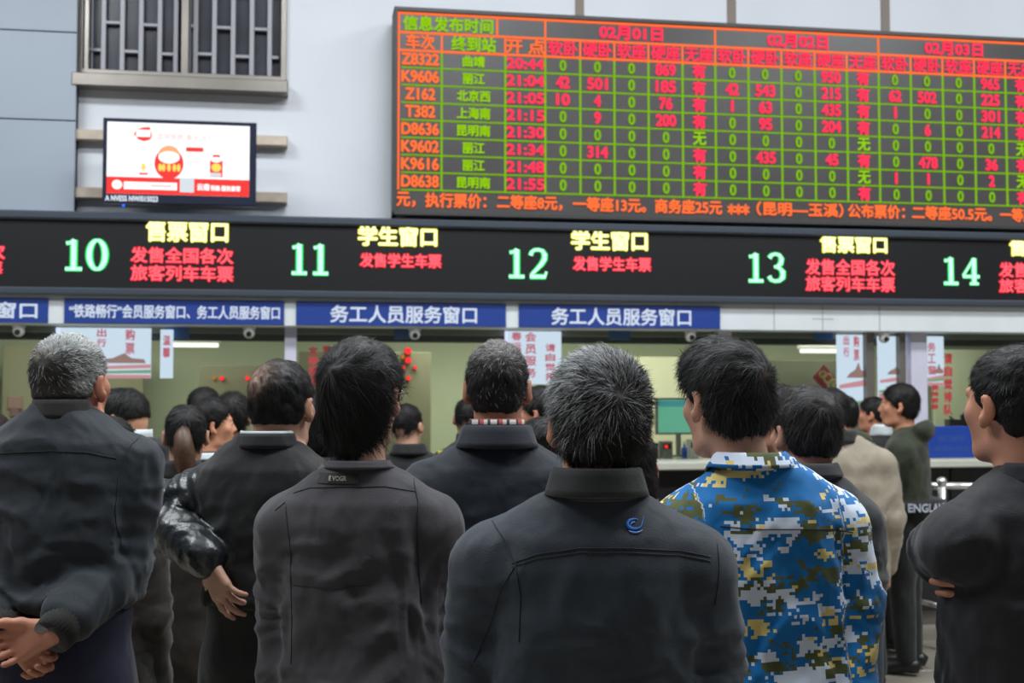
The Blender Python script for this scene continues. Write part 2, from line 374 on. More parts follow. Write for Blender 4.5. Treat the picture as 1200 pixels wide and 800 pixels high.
# ------------------------------------------------------------------ departure board
def board():
    Y = 8.3
    X = lambda px, py=130: wx(px, Y, py)
    xl, zt_, zb_ = X(461.5), wz(462, 8, Y), wz(462, 252, Y)
    r = empty('departure_board', (0, 0, 0), 0, 'large LED departure board with green grid and red train table, above the window signs', 'board')
    xr = X(1290)
    MB().bbox(xl + .02, xr, Y, Y + .22, zb_ + .02, zt_ - .02, .003).build('display_panel', 'board_bg', r)
    f = MB(); f.bbox(xl, xl + .022, Y - .02, Y + .24, zb_, zt_); f.bbox(xl, xr, Y - .0199, Y + .24, zt_ - .03, zt_); f.bbox(xl, xr, Y - .0199, Y + .24, zb_, zb_ + .03)
    f.build('frame', 'board_frame', r)
    zz = lambda py: wz(467, py, Y)
    rows = [zz(p) for p in (15, 37.5, 58.5, 78.5, 99, 119.5, 140, 160.5, 181, 201.5, 222)]
    cols = [X(p) for p in (467, 517.5, 592, 639, 680, 720, 760, 800, 838.5, 877.3, 916, 955, 992.7, 1030, 1067.6, 1105, 1142, 1178.6, 1214)]
    o = MB(); h = .0068; y = Y - .004
    def hl(mb, x0, x1, z, h=h): mb.box(x0 - h, x1 + h, y, Y - .0005, z - h, z + h)
    def vl(mb, x, z0, z1, h=h): mb.box(x - h, x + h, y - .0005, Y - .0005, z1, z0)
    for k in (0, 1, 2): hl(o, cols[0], xr - .02, rows[k], .0082)
    vl(o, cols[0], rows[0], rows[-1]); vl(o, X(582.5), rows[0], rows[1]); vl(o, cols[3], rows[0], rows[2]); vl(o, cols[1], rows[1], rows[2]); vl(o, cols[2], rows[1], rows[2])
    for c in (8, 13, 18): vl(o, cols[c], rows[0], rows[2])
    for c in (4, 5, 6, 7, 9, 10, 11, 12, 14, 15, 16, 17): vl(o, cols[c], rows[1], rows[2])
    o.build('orange_grid', 'led_orange', r)
    gm = MB()
    for k in range(3, 11): hl(gm, cols[0] + .02, xr - .02, rows[k] + .0035, .0026); hl(gm, cols[0] + .02, xr - .02, rows[k] - .0035, .0026)
    for c in cols[1:]: vl(gm, c, rows[2] - .01, rows[-1], .0075)
    gm.build('green_grid', 'led_green', r)
    yt = Y - .006
    def lay(key, *a):
        m = MB(); text(m, *a); m.build('lettering', key, r)
    def cell(key, txt, x0, x1, z1, z0, wfrac=None, cw=.021, bold=.0042, hf=.74, dz=0):
        n = sum(2 if ord(ch) > 255 else 1 for ch in txt); wd_ = min(n * cw, (x1 - x0) * .97); cx = (x0 + x1) / 2; cz = (z0 + z1) / 2 + dz; hh = (z1 - z0) * hf / 2
        lay(key, txt, cx - wd_ / 2, cx + wd_ / 2, cz - hh, cz + hh, yt, bold)  # bold puts the bleed of the LED light into the letter shapes
    cell('led_lime', '信息发布时间', cols[0], X(582.5), rows[0], rows[1], cw=.052, bold=.0035, hf=.8)
    for i, d in enumerate(('02月01日', '02月02日', '02月03日')):
        a, b = cols[3 + 5 * i], cols[8 + 5 * i]; cell('led_red', d, (a + b) / 2 - .3, (a + b) / 2 + .3 + (0 if i < 2 else -.06), rows[0], rows[1], cw=.058, bold=.0055, hf=.78)
    cell('led_orange', '车次', cols[0], cols[1], rows[1], rows[2], cw=.05, bold=.0035, hf=.85); cell('led_lime', '终到站', cols[1], cols[2], rows[1], rows[2], cw=.052, bold=.0035, hf=.85)
    cell('led_orange', '开 点', cols[2], cols[3], rows[1], rows[2], cw=.055, bold=.0035, hf=.85)
    for i in range(3):
        for k, tx in enumerate(('软卧', '硬卧', '软座', '硬座', '无座')): cell('led_red', tx, cols[3 + 5 * i + k], cols[4 + 5 * i + k], rows[1], rows[2], cw=.053, bold=.0032, hf=.86)
    T = [('Z8322', '曲靖', '20:44', '0 0 0 869 有', '0 0 0 950 有', '0 0 0 965 有'), ('K9606', '丽江', '21:04', '42 501 0 185 有', '42 543 0 215 有', '62 502 0 225 有'),
         ('Z162', '北京西', '21:05', '10 4 0 76 有', '1 63 0 435 有', '1 0 0 301 有'), ('T382', '上海南', '21:15', '0 9 0 200 有', '0 95 0 204 有', '0 6 0 214 有'),
         ('D8636', '昆明南', '21:30', '0 0 0 0 无', '0 0 0 0 无', '0 0 0 0 无'), ('K9602', '丽江', '21:34', '0 314 0 0 有', '0 435 0 45 有', '0 478 0 36 有'),
         ('K9616', '丽江', '21:48', '0 0 0 0 有', '0 0 0 0 无', '1 1 0 2 无'), ('D8638', '昆明南', '21:55', '0 0 0 0 有', '0 0 0 0 有', '0 0 0 0 有')]
    for j, row in enumerate(T):
        za, zb = rows[2 + j], rows[3 + j]
        cell('led_orange', row[0], cols[0], cols[1], za, zb, cw=.052, hf=.72); cell('led_lime', row[1], cols[1], cols[2], za, zb, cw=.039, hf=.68, bold=.003)
        cell('led_red', row[2], cols[2], cols[3], za, zb, cw=.054, hf=.68, bold=.0045)
        for i in range(3):
            for k, v in enumerate(row[3 + i].split()):
                a, b = cols[3 + 5 * i + k], cols[4 + 5 * i + k]
                if v == '0': cell('led_green', v, a, b, za, zb, cw=.052, hf=.7, bold=.0045)
                elif v == '无': cell('led_lime', v, a, b, za, zb, cw=.05, hf=.8, bold=.0035)
                else: cell('led_red', v, a, b, za, zb, cw=.05, hf=.74 if v != '有' else .86, bold=.005 if v == '有' or len(v) > 2 else .0058)
    tick = [('元，', 464, 487), ('执行票价：', 498, 570), ('二等座8元，', 582, 659), ('一等座13元。', 671, 757), ('商务座25元', 767, 846), ('***', 852, 878), ('（昆明—玉溪）', 886, 988),
            ('公布票价：', 993, 1060), ('二等座50.5元。', 1068, 1162), ('一等座', 1171, 1212), ('76元', 1216, 1255)]
    zc = zz(233.5)
    for tx, a, b in tick: lay('led_orange', tx, X(a, 240), X(b, 240), zc - .052, zc + .052 if tx != '***' else zc + .03, yt, .004)
board()

# ------------------------------------------------------------------ LED strip of the ticket windows
def stroke(mb, pts, w, y, closed=False):
    """ribbon of varying half width along a polyline in XZ"""
    n = len(pts); L = []; Rr = []
    for i in range(n):
        a = pts[(i - 1) % n] if closed or i > 0 else pts[i]; b = pts[(i + 1) % n] if closed or i < n - 1 else pts[i]
        dx, dz = b[0] - a[0], b[1] - a[1]; l = math.hypot(dx, dz) or 1; nx, nz = -dz / l, dx / l
        ww = w[i] if isinstance(w, (list, tuple)) else w
        L.append((pts[i][0] + nx * ww, y, pts[i][1] + nz * ww)); Rr.append((pts[i][0] - nx * ww, y, pts[i][1] - nz * ww))
    b0 = len(mb.v); mb.v += L + Rr
    for i in range(n if closed else n - 1):
        j = (i + 1) % n; mb.f.append((b0 + i, b0 + j, b0 + n + j, b0 + n + i))
def digit(mb, ch, x, z, W, H, t, y):
    P = lambda u, v: (x + u * W, z + v * H)
    if ch == '1':
        stroke(mb, [P(.5, 0), P(.5, 1)], t * 1.15, y); stroke(mb, [P(.12, .0), P(.88, .0)], t * .75, y - .0003); stroke(mb, [P(.15, .88), P(.35, .9), P(.52, 1)], t * .7, y - .0006)
    elif ch == '0':
        n = 28; pts = [P(.5 + .36 * math.cos(2 * math.pi * k / n), .5 + .5 * math.sin(2 * math.pi * k / n)) for k in range(n)]
        stroke(mb, pts, [t * (.6 + .6 * abs(math.cos(2 * math.pi * k / n))) for k in range(n)], y, True)
    elif ch == '2':
        stroke(mb, [P(.14, .78), P(.18, .9), P(.32, .985), P(.52, 1), P(.72, .96), P(.83, .82), P(.82, .66), P(.68, .48), P(.45, .29), P(.25, .14), P(.14, .03)], [t * .9, t * .8, t * .7, t * .7, t * .8, t * 1.1, t * 1.1, t, t * .8, t * .7, t * .6], y)
        stroke(mb, [P(.1, .01), P(.84, .01), P(.92, .2)], [t * .9, t * .9, t * .5], y - .0003)
    elif ch == '3':
        stroke(mb, [P(.14, .84), P(.25, .95), P(.45, 1), P(.66, .96), P(.77, .82), P(.73, .65), P(.55, .54), P(.38, .52)], [t, t * .8, t * .7, t * .8, t * 1.1, t * 1.1, t * .7, t * .6], y)
        stroke(mb, [P(.45, .53), P(.68, .47), P(.84, .33), P(.82, .14), P(.65, .02), P(.42, 0), P(.22, .05), P(.12, .18)], [t * .6, t * .8, t * 1.2, t * 1.2, t * .8, t * .7, t * .8, t], y - .0003)
    elif ch == '4':
        stroke(mb, [P(.66, 1), P(.66, 0)], t * 1.1, y); stroke(mb, [P(.66, 1), P(.08, .3)], t * .6, y - .0003); stroke(mb, [P(.06, .28), P(.95, .28)], t * .7, y - .0006); stroke(mb, [P(.42, 0), P(.9, 0)], t * .6, y - .0009)
def led_strip():
    Y = 8.16
    zt_ = (wz(0, 247, Y) + wz(1200, 272, Y)) / 2; zb_ = (wz(0, 347, Y) + wz(1200, 358, Y)) / 2
    r = empty('ticket_window_display', (0, 0, 0), 0, 'long black LED strip over the counters with green window numbers 10 to 14', 'sign')
    x0, x1 = -8.9, 11.9
    MB().bbox(x0, x1, Y + .015, YP - .01, zb_ + .01, zt_ - .01).build('display_panel', 'strip_bg', r)
    f = MB(); f.bbox(x0, x1, Y - .02, YP - .01, zt_ - .055, zt_, .012); f.build('upper_rail', 'strip_frame', r)
    f = MB(); f.bbox(x0, x1, Y - .02, YP - .01, zb_, zb_ + .05, .012); f.build('lower_rail', 'strip_frame', r)
    y = Y + .012
    for s_, a, b, t, bt in (('10', 72, 127, 278, 318), ('11', 338, 388, 283, 323), ('12', 593, 643, 289, 327), ('13', 874, 922, 294, 332), ('14', 1103, 1150, 299, 335)):
        xa, xb = wx(a, Y, 300), wx(b, Y, 300); za, zb = wz((a + b) / 2, t + 3, Y), wz((a + b) / 2, bt - 3, Y)
        wch = (xb - xa) / 2
        num, numc = MB(), MB()
        for k, ch in enumerate(s_):
            digit(num, ch, xa + k * wch + .005, zb, wch * .95, za - zb, .0215, y - .001); digit(numc, ch, xa + k * wch + .005, zb, wch * .95, za - zb, .013, y - .004)
        num.build('number_lettering', 'led_number', r); numc.build('number_lettering', 'led_number_core', r)  # two layers paint the glow: dim green edge, whitish core in front
    for tx, a, b, t, bt in (('售票窗口', 170, 268, 257, 284), ('学生窗口', 419, 513, 264, 289), ('学生窗口', 669, 760, 269, 294), ('售票窗口', 961, 1041, 275, 297), ('售票窗口', 1183, 1260, 280, 301)):
        ye, yec = MB(), MB(); ptext(ye, tx, a, b, t, bt, Y, .0075, .011); ptext(yec, tx, a + 1, b - 1, t + 1, bt - 1, Y, .0035, .007); ye.build('yellow_lettering', 'led_yellow', r); yec.build('yellow_lettering', 'led_yellow_core', r)  # bold yellow edge and paler core imitate the LED glow
    for tx, a, b, t, bt in (('发售全国各次', 152, 274, 289, 309), ('旅客列车车票', 152, 274, 310, 330), ('发售学生车票', 421, 518, 296, 314), ('发售学生车票', 671, 764, 300, 318), ('发售全国各次', 944, 1050, 303, 323), ('旅客列车车票', 944, 1050, 323, 342),
                          ('发售全国各次', 1171, 1275, 307, 326), ('旅客列车车票', 1171, 1275, 326, 344), ('各次', -34, 6, 284, 304), ('车票', -34, 3, 305, 321)):
        rd, rdc = MB(), MB(); ptext(rd, tx, a, b, t, bt, Y, .0055, .011); ptext(rdc, tx, a + 1, b - 1, t + 1, bt - 1, Y, .0018, .008); rd.build('red_lettering', 'led_red_text', r); rdc.build('red_lettering', 'led_red_core', r)  # red glow built the same way, wide layer behind a brighter core
    rd.build('red_lettering', 'led_red_text', r); rdc.build('red_lettering', 'led_red_core', r)
    return zb_
zstrip = led_strip()

# ------------------------------------------------------------------ fascia, signs, posts, glazing, counter
YF = 8.2
zfb = (wz(0, 379, YF) + wz(1200, 390, YF)) / 2
fa = MB().bbox(-9, 12, YF, YF + .3, zfb, zstrip + .005, .005).build('trim_1', 'fascia_white'); tag(fa, kind='structure')
mat('stain', (0.40, 0.41, 0.40), 0.7)
for px in (908, 965, 1032):
    MB().box(wx(px, YF) - .004, wx(px, YF) + .004, YF - .002, YF + .01, zfb, zstrip).build('sheet_joint', 'stain', fa)
sm = MB(); sm.box(wx(953, YF), wx(978, YF), YF - .0015, YF + .01, zfb + .082, zfb + .09); sm.build('tape_residue', 'stain', fa)
for (a, b, tx, ta, tb, tt, tbm, lab) in ((-190, 56, '业务窗口', -60, 44, 355, 375, 'blue window sign cut by the left edge of the photo, beside the white gap'),
        (75, 333, '“铁路畅行”会员服务窗口、务工人员服务窗口', 81, 328, 360, 376, 'blue sign with small white lettering under window number 10'),
        (347, 593, '务工人员服务窗口', 387, 559, 360, 381, 'large-lettered blue sign under window number 11, second from the blank fascia'),
        (608, 844, '务工人员服务窗口', 646, 810, 363, 384, 'large-lettered blue sign under window number 12, next to the blank white fascia')):
    Y = YF - .012
    x0, x1 = wx(a, Y, 370), wx(b, Y, 370); mid = (a + b) / 2; za = zstrip - .02; zb = zfb + .008
    if a < 0: za += .0
    c = empty('window_sign', ((x0 + x1) / 2, Y, (za + zb) / 2), 0, lab, 'sign', 'blue service signs')
    MB().bbox((x0 - x1) / 2, (x1 - x0) / 2, 0, .012, (zb - za) / 2, (za - zb) / 2, .002).build('sign_plate', 'sign_blue', c)
    m = MB(); hx0, hx1 = wx(ta, Y, 370) - c.location.x, wx(tb, Y, 370) - c.location.x; hh = (wz(mid, tt, Y) - wz(mid, tbm, Y)) / 2
    text(m, tx, hx0, hx1, -hh, hh, -.0015, .0022 if a == 75 else .003); m.build('lettering', 'sign_white', c)
ZL = 1.165
# posts
for px, wpx, m_ in ((340, 14, 'post_white'), (851, 14, 'post_white'), (1078, 19, 'post_white'), (1059, 7, 'steel_dark'), (1021, 9, 'steel_dark'), (1300, 19, 'post_white')):
    Yp = 8.3
    o = MB().bbox(wx(px - wpx / 2, Yp), wx(px + wpx / 2, Yp), Yp, Yp + .08, ZL, zfb + .01, .004).build('trim_2', m_); tag(o, kind='structure')
# recessed header with its dark beams
YH = 8.42
hd = empty('trim_3', (0, 0, 0)); tag(hd, kind='structure')
MB().bbox(-9, 12, YH, YH + .1, zfb - .04, zfb + .1).build('beam', 'header_grey', hd)
MB().bbox(-9, 12, YH + .06, YH + .16, zfb - .085, zfb - .035).build('beam', 'header_dark', hd)
# glass
edges = [-420, -190, 64, 340, 590, 851, 1021, 1059, 1078, 1300, 1500]
for i in range(len(edges) - 1):
    if edges[i + 1] - edges[i] < 25: continue
    Yg = 8.34
    o = MB().box(wx(edges[i], Yg) + .03, wx(edges[i + 1], Yg) - .03, Yg, Yg + .008, ZL, zfb + .02).build('window_' + str(i + 2), 'glass'); tag(o, kind='structure')
ct = empty('ticket_counter', (0, 0, 0), 0, 'long dark ticket counter with a pale stone ledge under the glass windows', 'counter')
MB().bbox(-8.99, 11.99, 7.98, 9.0, ZL - .055, ZL, .008).build('ledge', 'ledge', ct)
for i in range(14):
    x = -8.95 + i * 1.49; MB().bbox(x, x + 1.48, 8.12, 8.16, .1, ZL - .055, .006).build('front_panel', 'counter_dark', ct)
MB().box(-8.99, 11.99, 8.16, 8.9, 0, ZL - .056).build('body', 'counter_dark', ct); MB().box(-8.99, 11.99, 8.15, 8.2, 0, .1).build('plinth', 'steel_dark', ct)
# blue tabs hanging inside
for i, (a, b) in enumerate(((193, 221), (462, 489), (714, 739), (955, 977))):
    Yt = 8.40
    o = MB().bbox(wx(a, Yt), wx(b, Yt), Yt, Yt + .01, wz((a + b) / 2, 397 + i * .5, Yt), zfb + .02).build('tab_sign', 'tab_blue')
    tag(o, 'small plain blue tab hanging ' + ('between the narrow lit strip poster and the left streak tube', 'right of the black haired glasses man\'s head', 'straight above the spiky salt and pepper haired man', 'left of the hanging lit posters under the blank white fascia')[i], 'sign', 'blue tabs above the glass')
# security cameras under the fascia
for i, (px, py, lab) in enumerate(((22, 387, 'white security camera at far left, above the grey haired man'), (292, 389, 'white security camera right of the small-lettered blue sign'), (486, 390, 'white security camera under the sign of window number 11'),
                        (809, 392, 'white security camera above the man in blue camouflage'), (1036, 396, 'white security camera between the two hanging posters at right'))):
    p = WP(px, py, 8.26); r = empty('security_camera', (p.x, p.y, zfb), 0, lab, 'camera', 'security cameras')
    MB().tube([(0, 0, 0), (0, 0, -.02)], .042, 16).build('base', 'plastic_white', r)
    MB().ball((0, 0, -.042), .038, 16, 10).build('housing', 'plastic_white', r, True)
    MB().tube([(0, -.02, -.045), (0, -.046, -.055)], .018, 14).build('lens', 'plastic_black', r)

# ------------------------------------------------------------------ office behind the glass
OY = 12.6
ob = MB().box(-9, 12, OY, OY + .15, 0, 3.2).build('wall_office', 'office_wall'); tag(ob, kind='structure')
tag(MB().box(-9, 12, 9.0, OY, 2.62, 2.7).build('ceiling_office', 'office_ceiling'), kind='structure')
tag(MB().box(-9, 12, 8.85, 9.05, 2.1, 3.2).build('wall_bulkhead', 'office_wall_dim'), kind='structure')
area('office_light', (-2.2, 10.6, 2.58), (0, 0, 0), 2.5, 1.2, 40, (1, .98, .86))
area('office_light', (1.8, 10.6, 2.58), (0, 0, 0), 2.5, 1.2, 50, (1, .98, .86))
area('office_light', (5.0, 10.6, 2.58), (0, 0, 0), 2.5, 1.2, 34, (1, .98, .86))
def opanel(name, a, b, py0, py1, Y, m, t=.05):
    z1, z0 = wz((a + b) / 2, py0, Y), wz((a + b) / 2, py1, Y)
    return tag(MB().bbox(wx(a, Y), wx(b, Y), Y, Y + t, max(z0, 0), z1).build(name, m), kind='structure')
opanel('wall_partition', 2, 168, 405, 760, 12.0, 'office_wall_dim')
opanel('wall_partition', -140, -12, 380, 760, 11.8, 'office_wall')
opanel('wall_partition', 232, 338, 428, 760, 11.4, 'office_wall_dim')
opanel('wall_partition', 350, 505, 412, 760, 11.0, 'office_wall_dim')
opanel('wall_partition', 668, 860, 418, 760, 11.6, 'office_cream')
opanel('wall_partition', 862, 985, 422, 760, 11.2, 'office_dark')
opanel('wall_partition', 1095, 1240, 410, 760, 11.6, 'office_wall')
# glowing tubes standing in for light streaks reflected in the glass
for (a, b, py, lab) in ((200, 256, 404, 'short glowing tube standing in for a reflected light streak at left'), (938, 990, 411, 'short glowing tube standing in for a reflected light streak left of the hanging posters'), (1180, 1230, 400, 'glowing tube added as a reflected light streak at the right edge')):
    Y = 10.8; p0, p1 = WP(a, py, Y), WP(b, py, Y)
    r = empty('streak_tube', ((p0.x + p1.x) / 2, Y, p0.z), 0, lab, 'lamp', 'glowing tubes for reflected streaks'); L = (p1.x - p0.x) / 2
    MB().tube([(-L, 0, 0), (L, 0, 0)], .018, 10).build('tube', 'streak_glow', r); MB().bbox(-L - .02, L + .02, -.02, .03, .02, .05).build('fitting', 'plastic_white', r)
    MB().tube([(-L * .7, 0, .04), (-L * .7, 0, 2.62 - p0.z)], .004, 6).build('hanger', 'plastic_white', r); MB().tube([(L * .7, 0, .04), (L * .7, 0, 2.62 - p0.z)], .004, 6).build('hanger', 'plastic_white', r)
# lit posters
def poster(a, b, t, bt, lab, lines, gate=True, band=.7, Y=8.365):
    mid = (a + b) / 2
    x0, x1, z1, z0 = wx(a, Y), wx(b, Y), wz(mid, t, Y), wz(mid, bt, Y); W, H = x1 - x0, z1 - z0
    r = empty('lit_poster', (x0, Y, z0), 0, lab, 'poster', 'lit posters in the windows')
    MB().bbox(0, W, 0, .02, 0, H, .003).build('poster_panel', 'box_white', r)
    def rect(mb, u0, v0, u1, v1): mb.box(u0 * W, u1 * W, -.002, .001, H * (1 - v1), H * (1 - v0))
    if gate:
        m = MB(); m.poly([(W * .3, H * (1 - band)), (W * .95, H * (1 - band)), (W * .93, H * (1 - band + .08)), (W * .8, H * (1 - band + .1)), (W * .72, H * (1 - band + .2)), (W * .6, H * (1 - band + .1)), (W * .42, H * (1 - band + .06))], -.002); m.build('gate_print', 'box_brown', r)
        m = MB(); m.poly([(W * .05, H * (1 - band - .14)), (W, H * (1 - band - .1)), (W, H * (1 - band - .02)), (W * .05, H * (1 - band - .09))], -.0025); rect(m, 0, .93, 1, 1); m.build('red_band', 'box_pink', r)
        m = MB(); m.poly([(0, H * .08), (W, H * .1), (W, H * .17), (0, H * .12)], -.003); m.build('green_band', 'box_green', r)
    m = MB()
    for tx, u, v0, v1, s_ in lines:
        n = len(tx)
        for i, ch in enumerate(tx):
            h = (v1 - v0) / n; text(m, ch, (u - s_ / 2) * W, (u + s_ / 2) * W, H * (1 - v0 - h * (i + .9)), H * (1 - v0 - h * (i + .08)), -.003, .002)
    m.build('lettering', 'box_red', r)
poster(64, 176, 384, 443, 'lit poster with red gate picture right of the grey haired man at left', [('出行', .48, 0, .4, .1), ('购票', .78, 0, .55, .1)])
poster(187, 202, 386, 443, 'narrow lit strip poster left of the streak tube at left', [('温馨', .5, .1, .6, .6)], False)
poster(592, 658, 388, 450, 'lit poster with red lettering left of the salt and pepper haired man', [('春运', .2, .0, .4, .18), ('会员服务', .45, 0, .9, .2), ('请自觉排', .8, .22, .95, .18)], False)
poster(982, 1016, 392, 484, 'lit poster with red gate picture behind the gold and red knot ornament', [('出行', .3, 0, .3, .2), ('购票', .65, 0, .35, .2)], band=.55)
poster(1030, 1062, 394, 466, 'lit poster with a small red gate, right above the man in the green coat', [], band=.62)
poster(1086, 1107, 394, 452, 'lit poster with red vertical lettering beside the wide white post', [('务工窗', .3, .1, .8, .45)], band=.75)
def vtext(chars, px, w_, t, bt, Y, lab, m_='red_letter'):
    mb = MB(); n = len(chars); h = (bt - t) / n
    for i, ch in enumerate(chars): ptext(mb, ch, px - w_ / 2, px + w_ / 2, t + h * i + .1 * h, t + h * (i + 1) - .05 * h, Y, .004)
    tag(mb.build('window_lettering', m_), lab, 'lettering', 'red lettering on the glass')
vtext('请自觉排队', 1111, 10, 412, 487, 8.33, 'tall column of red characters on the glass right of the wide white post')
vtext('保持安静', 1095.5, 9, 450, 480, 8.33, 'short column of red characters beside the wide white post')
vtext('文明服务', 367, 11, 405, 452, 8.33, 'column of red characters on the glass right of the balding man')
vtext('微笑', 383, 10, 404, 422, 8.33, 'two red characters on the glass left of the black haired man with glasses')
# blue notice board standing in the right window
bb = WP(1113, 534, 8.25); r = empty('notice_board', (bb.x, 8.22, ZL), 0, 'deep blue notice panel standing on the ledge behind the man with crossed arms', 'board')
hw = (wx(1140, 8.25) - wx(1087, 8.25)) / 2; MB().bbox(-hw, hw, 0, .02, 0, wz(1113, 499, 8.25) - ZL, .004).build('board_face', 'blue_panel', r)
m = MB(); text(m, '窗口服务', -hw * .6, hw * .6, .12, .16, -.001, 0); text(m, '请排队购票', -hw * .8, hw * .8, .05, .085, -.001, 0); mat('faint_blue', (.04, .09, .34), .5); m.build('lettering', 'faint_blue', r)
MB().bbox(-hw * .7, hw * .7, .02, .07, 0, .012).build('foot', 'steel_dark', r)
# cyan sign at left
def cyan(a, b, t, mi, bt, Y, lab, tx):
    p = WP((a + b) / 2, bt, Y); r = empty('card_sign', (p.x, Y, p.z), 0, lab, 'sign', 'cyan and green card signs'); hw = (wx(b, Y) - wx(a, Y)) / 2; zm = wz((a + b) / 2, mi, Y) - p.z; z1 = wz((a + b) / 2, t, Y) - p.z
    MB().bbox(-hw, hw, 0, .01, zm, z1, .002).build('blue_field', 'sign_cyan', r); MB().bbox(-hw, hw, 0, .01, zm * .45, zm, .002).build('green_field', 'sign_green', r); MB().bbox(-hw, hw, 0, .01, 0, zm * .45, .002).build('white_field', 'box_white', r)
    m = MB(); text(m, tx, 0, hw * .8, zm + .03, z1 - .02, -.001, .002); m.build('lettering', 'box_white', r)
cyan(40, 64, 457, 481, 489, 8.349, 'cyan and green card sign beside the grey haired man at left', '自')
cyan(1056, 1067, 474, 483, 488, 8.349, 'tiny cyan and green card sign behind the green coat hood', '自')
# notice stickers on the left partition
for (a, b, t, bt, k) in ((9, 26, 464, 479, 0), (12, 23, 479, 488, 1), (24, 31, 480, 487, 2)):
    mat('sticker%d' % k, (.16, .09, .09) if k else (.24, .15, .13), .6); Y = 11.98
    o = MB().bbox(wx(a, Y), wx(b, Y), Y, Y + .02, wz(17, bt, Y), wz(17, t, Y)).build('wall_box', 'sticker%d' % k)
    tag(o, ('large pinkish square plate on the office wall at far left', 'small dark plate below the pinkish plate at far left', 'smallest dark plate beside the two others at far left')[k], 'plate', 'plates on the office wall')
# red indicator lights
for i, (px, py, rr, m_, lab) in enumerate(((260, 443, 2.6, 'dot_red', 'round red indicator light above the woman in profile'), (290, 443, 2.6, 'dot_red', 'round red indicator light beside the balding man'), (251, 443, 2.0, 'dot_orange', 'dim orange indicator light left of the red ones'),
        (478, 411, 4.2, 'dot_red', 'largest red light right of the black haired man, topmost'), (478.5, 422, 3.8, 'dot_red', 'second red light from the top right of the black haired man'), (472, 418, 2.4, 'dot_orange', 'orange light right of the black haired man'),
        (486.5, 430.5, 2.2, 'dot_red', 'small red light, rightmost beside the black haired man'), (473, 430.5, 2.0, 'dot_red', 'small red light touching the black haired man\'s outline'), (478.5, 443, 2.8, 'dot_red', 'lowest red light right of the black haired man'))):
    Y = 11.38 if px < 300 else 10.95; p = WP(px, py, Y); s_ = rr / (FPX / 10.9)
    r = empty('indicator_light', p, 0, lab, 'light', 'indicator lights in the office'); MB().ball((0, 0, 0), s_).build('bulb', m_, r, True)
    MB().bbox(-s_ * .9, s_ * .9, s_ * .5, .06, -s_ * .9, s_ * .9).build('holder', 'header_dark', r)
# monitor and desk things in the cream bay
Y = 8.75; p = WP(788, 507, Y)
r = empty('computer_monitor', (p.x + .0, Y, ZL), 0, 'computer monitor with a green screen beside the camouflage man\'s face', 'monitor')
z0, z1 = wz(790, 509, Y) - ZL, wz(790, 466, Y) - ZL; x0, x1 = wx(769, Y) - p.x, wx(822, Y) - p.x
MB().bbox(x0, x1, 0, .04, z0, z1, .006).build('housing', 'plastic_grey', r); MB().box(x0 + .014, x1 - .014, -.002, .001, z0 + .014, z1 - .014).build('screen', 'scr_teal', r)
MB().box(x0 + .014, x1 - .014, -.003, .0, z1 - .065, z1 - .02).build('title_bar', 'scr_teal2', r); MB().tube([((x0 + x1) / 2, .02, 0), ((x0 + x1) / 2, .02, z0 + .02)], .02).build('stand', 'plastic_grey', r); MB().bbox((x0 + x1) / 2 - .08, (x0 + x1) / 2 + .08, -.04, .1, 0, .012).build('foot', 'plastic_grey', r)
for (px, wd_, t, m_, nm, lab) in ((782, 14, 517, 'plastic_grey', 'card_reader', 'grey card reader with a red light under the green monitor'), (802, 7, 520, 'bottle_blue', 'bottle', 'small blue bottle beside the camouflage man\'s chin'), (814, 12, 515, 'plastic_white', 'printer', 'pale printer box beside the camouflage man\'s neck'), (768, 8, 519, 'plastic_black', 'telephone', 'black desk telephone left of the card reader')):
    Y = 8.5; p = WP(px, 530, Y); hw = wd_ / 2 / FPX * Y; h = wz(px, t, Y) - ZL
    r = empty(nm, (p.x, Y, ZL), 0, lab, nm.split('_')[-1])
    if nm == 'bottle':
        MB().tube([(0, 0, 0), (0, 0, h * .7), (0, 0, h * .82), (0, 0, h * .85), (0, 0, h)], [hw, hw, hw * .4, hw * .4, hw * .4], 12).build('body', m_, r, True); MB().tube([(0, 0, h), (0, 0, h + .015)], hw * .5, 10).build('cap', 'plastic_white', r)
    else:
        MB().bbox(-hw, hw, 0, .08, 0, h, .006).build('body', m_, r); MB().box(-hw * .7, hw * .7, -.003, .002, h * .55, h * .85).build('panel', 'plastic_black' if m_ != 'plastic_black' else 'plastic_grey', r)
        if nm == 'card_reader': MB().ball((-hw * .2, -.004, h * .7), .012).build('lamp', 'dot_red', r)
# knot ornament
Y = 8.6
for k, (px, py, s_, lab) in enumerate(((966, 442, 13, 'dark red diamond card behind the gold knot'), (1005, 453, 12, 'bright red diamond card right of the gold knot'))):
    p = WP(px, py, Y - .03 * k - .06); h = s_ / FPX * 8.7; r = MB().poly([(p.x - h * 1.1, p.z), (p.x, p.z - h * 1.2), (p.x + h * 1.1, p.z), (p.x, p.z + h * 1.2)], Y - .03 * k - .06, .012).build('diamond_card', 'red_card'); tag(r, lab, 'ornament', 'new year ornaments')
p = WP(985, 455, Y - .12); r = empty('knot_ornament', p, 0, 'gold new year knot ornament hanging between two red diamond cards', 'ornament')
mk = MB(); random.seed(3)
for k in range(9):
    cx, cz = (-.13 + .035 * k + random.uniform(-.01, .01)), .1 - .03 * k + random.uniform(-.02, .02); rr = .022 + .01 * (k % 3)
    mk.tube([(cx + rr * math.cos(t), 0.004 * math.sin(3 * t), cz + rr * math.sin(t)) for t in [2 * math.pi * j / 14 for j in range(15)]], .009, 6)
mk.build('knot_loops', 'gold_card', r, True); tm = MB()
for k in range(6): tm.tube([(.1 + .008 * k, 0, -.14), (.105 + .01 * k, 0, -.26)], .004, 5)
tm.build('tassel', 'gold_card', r)
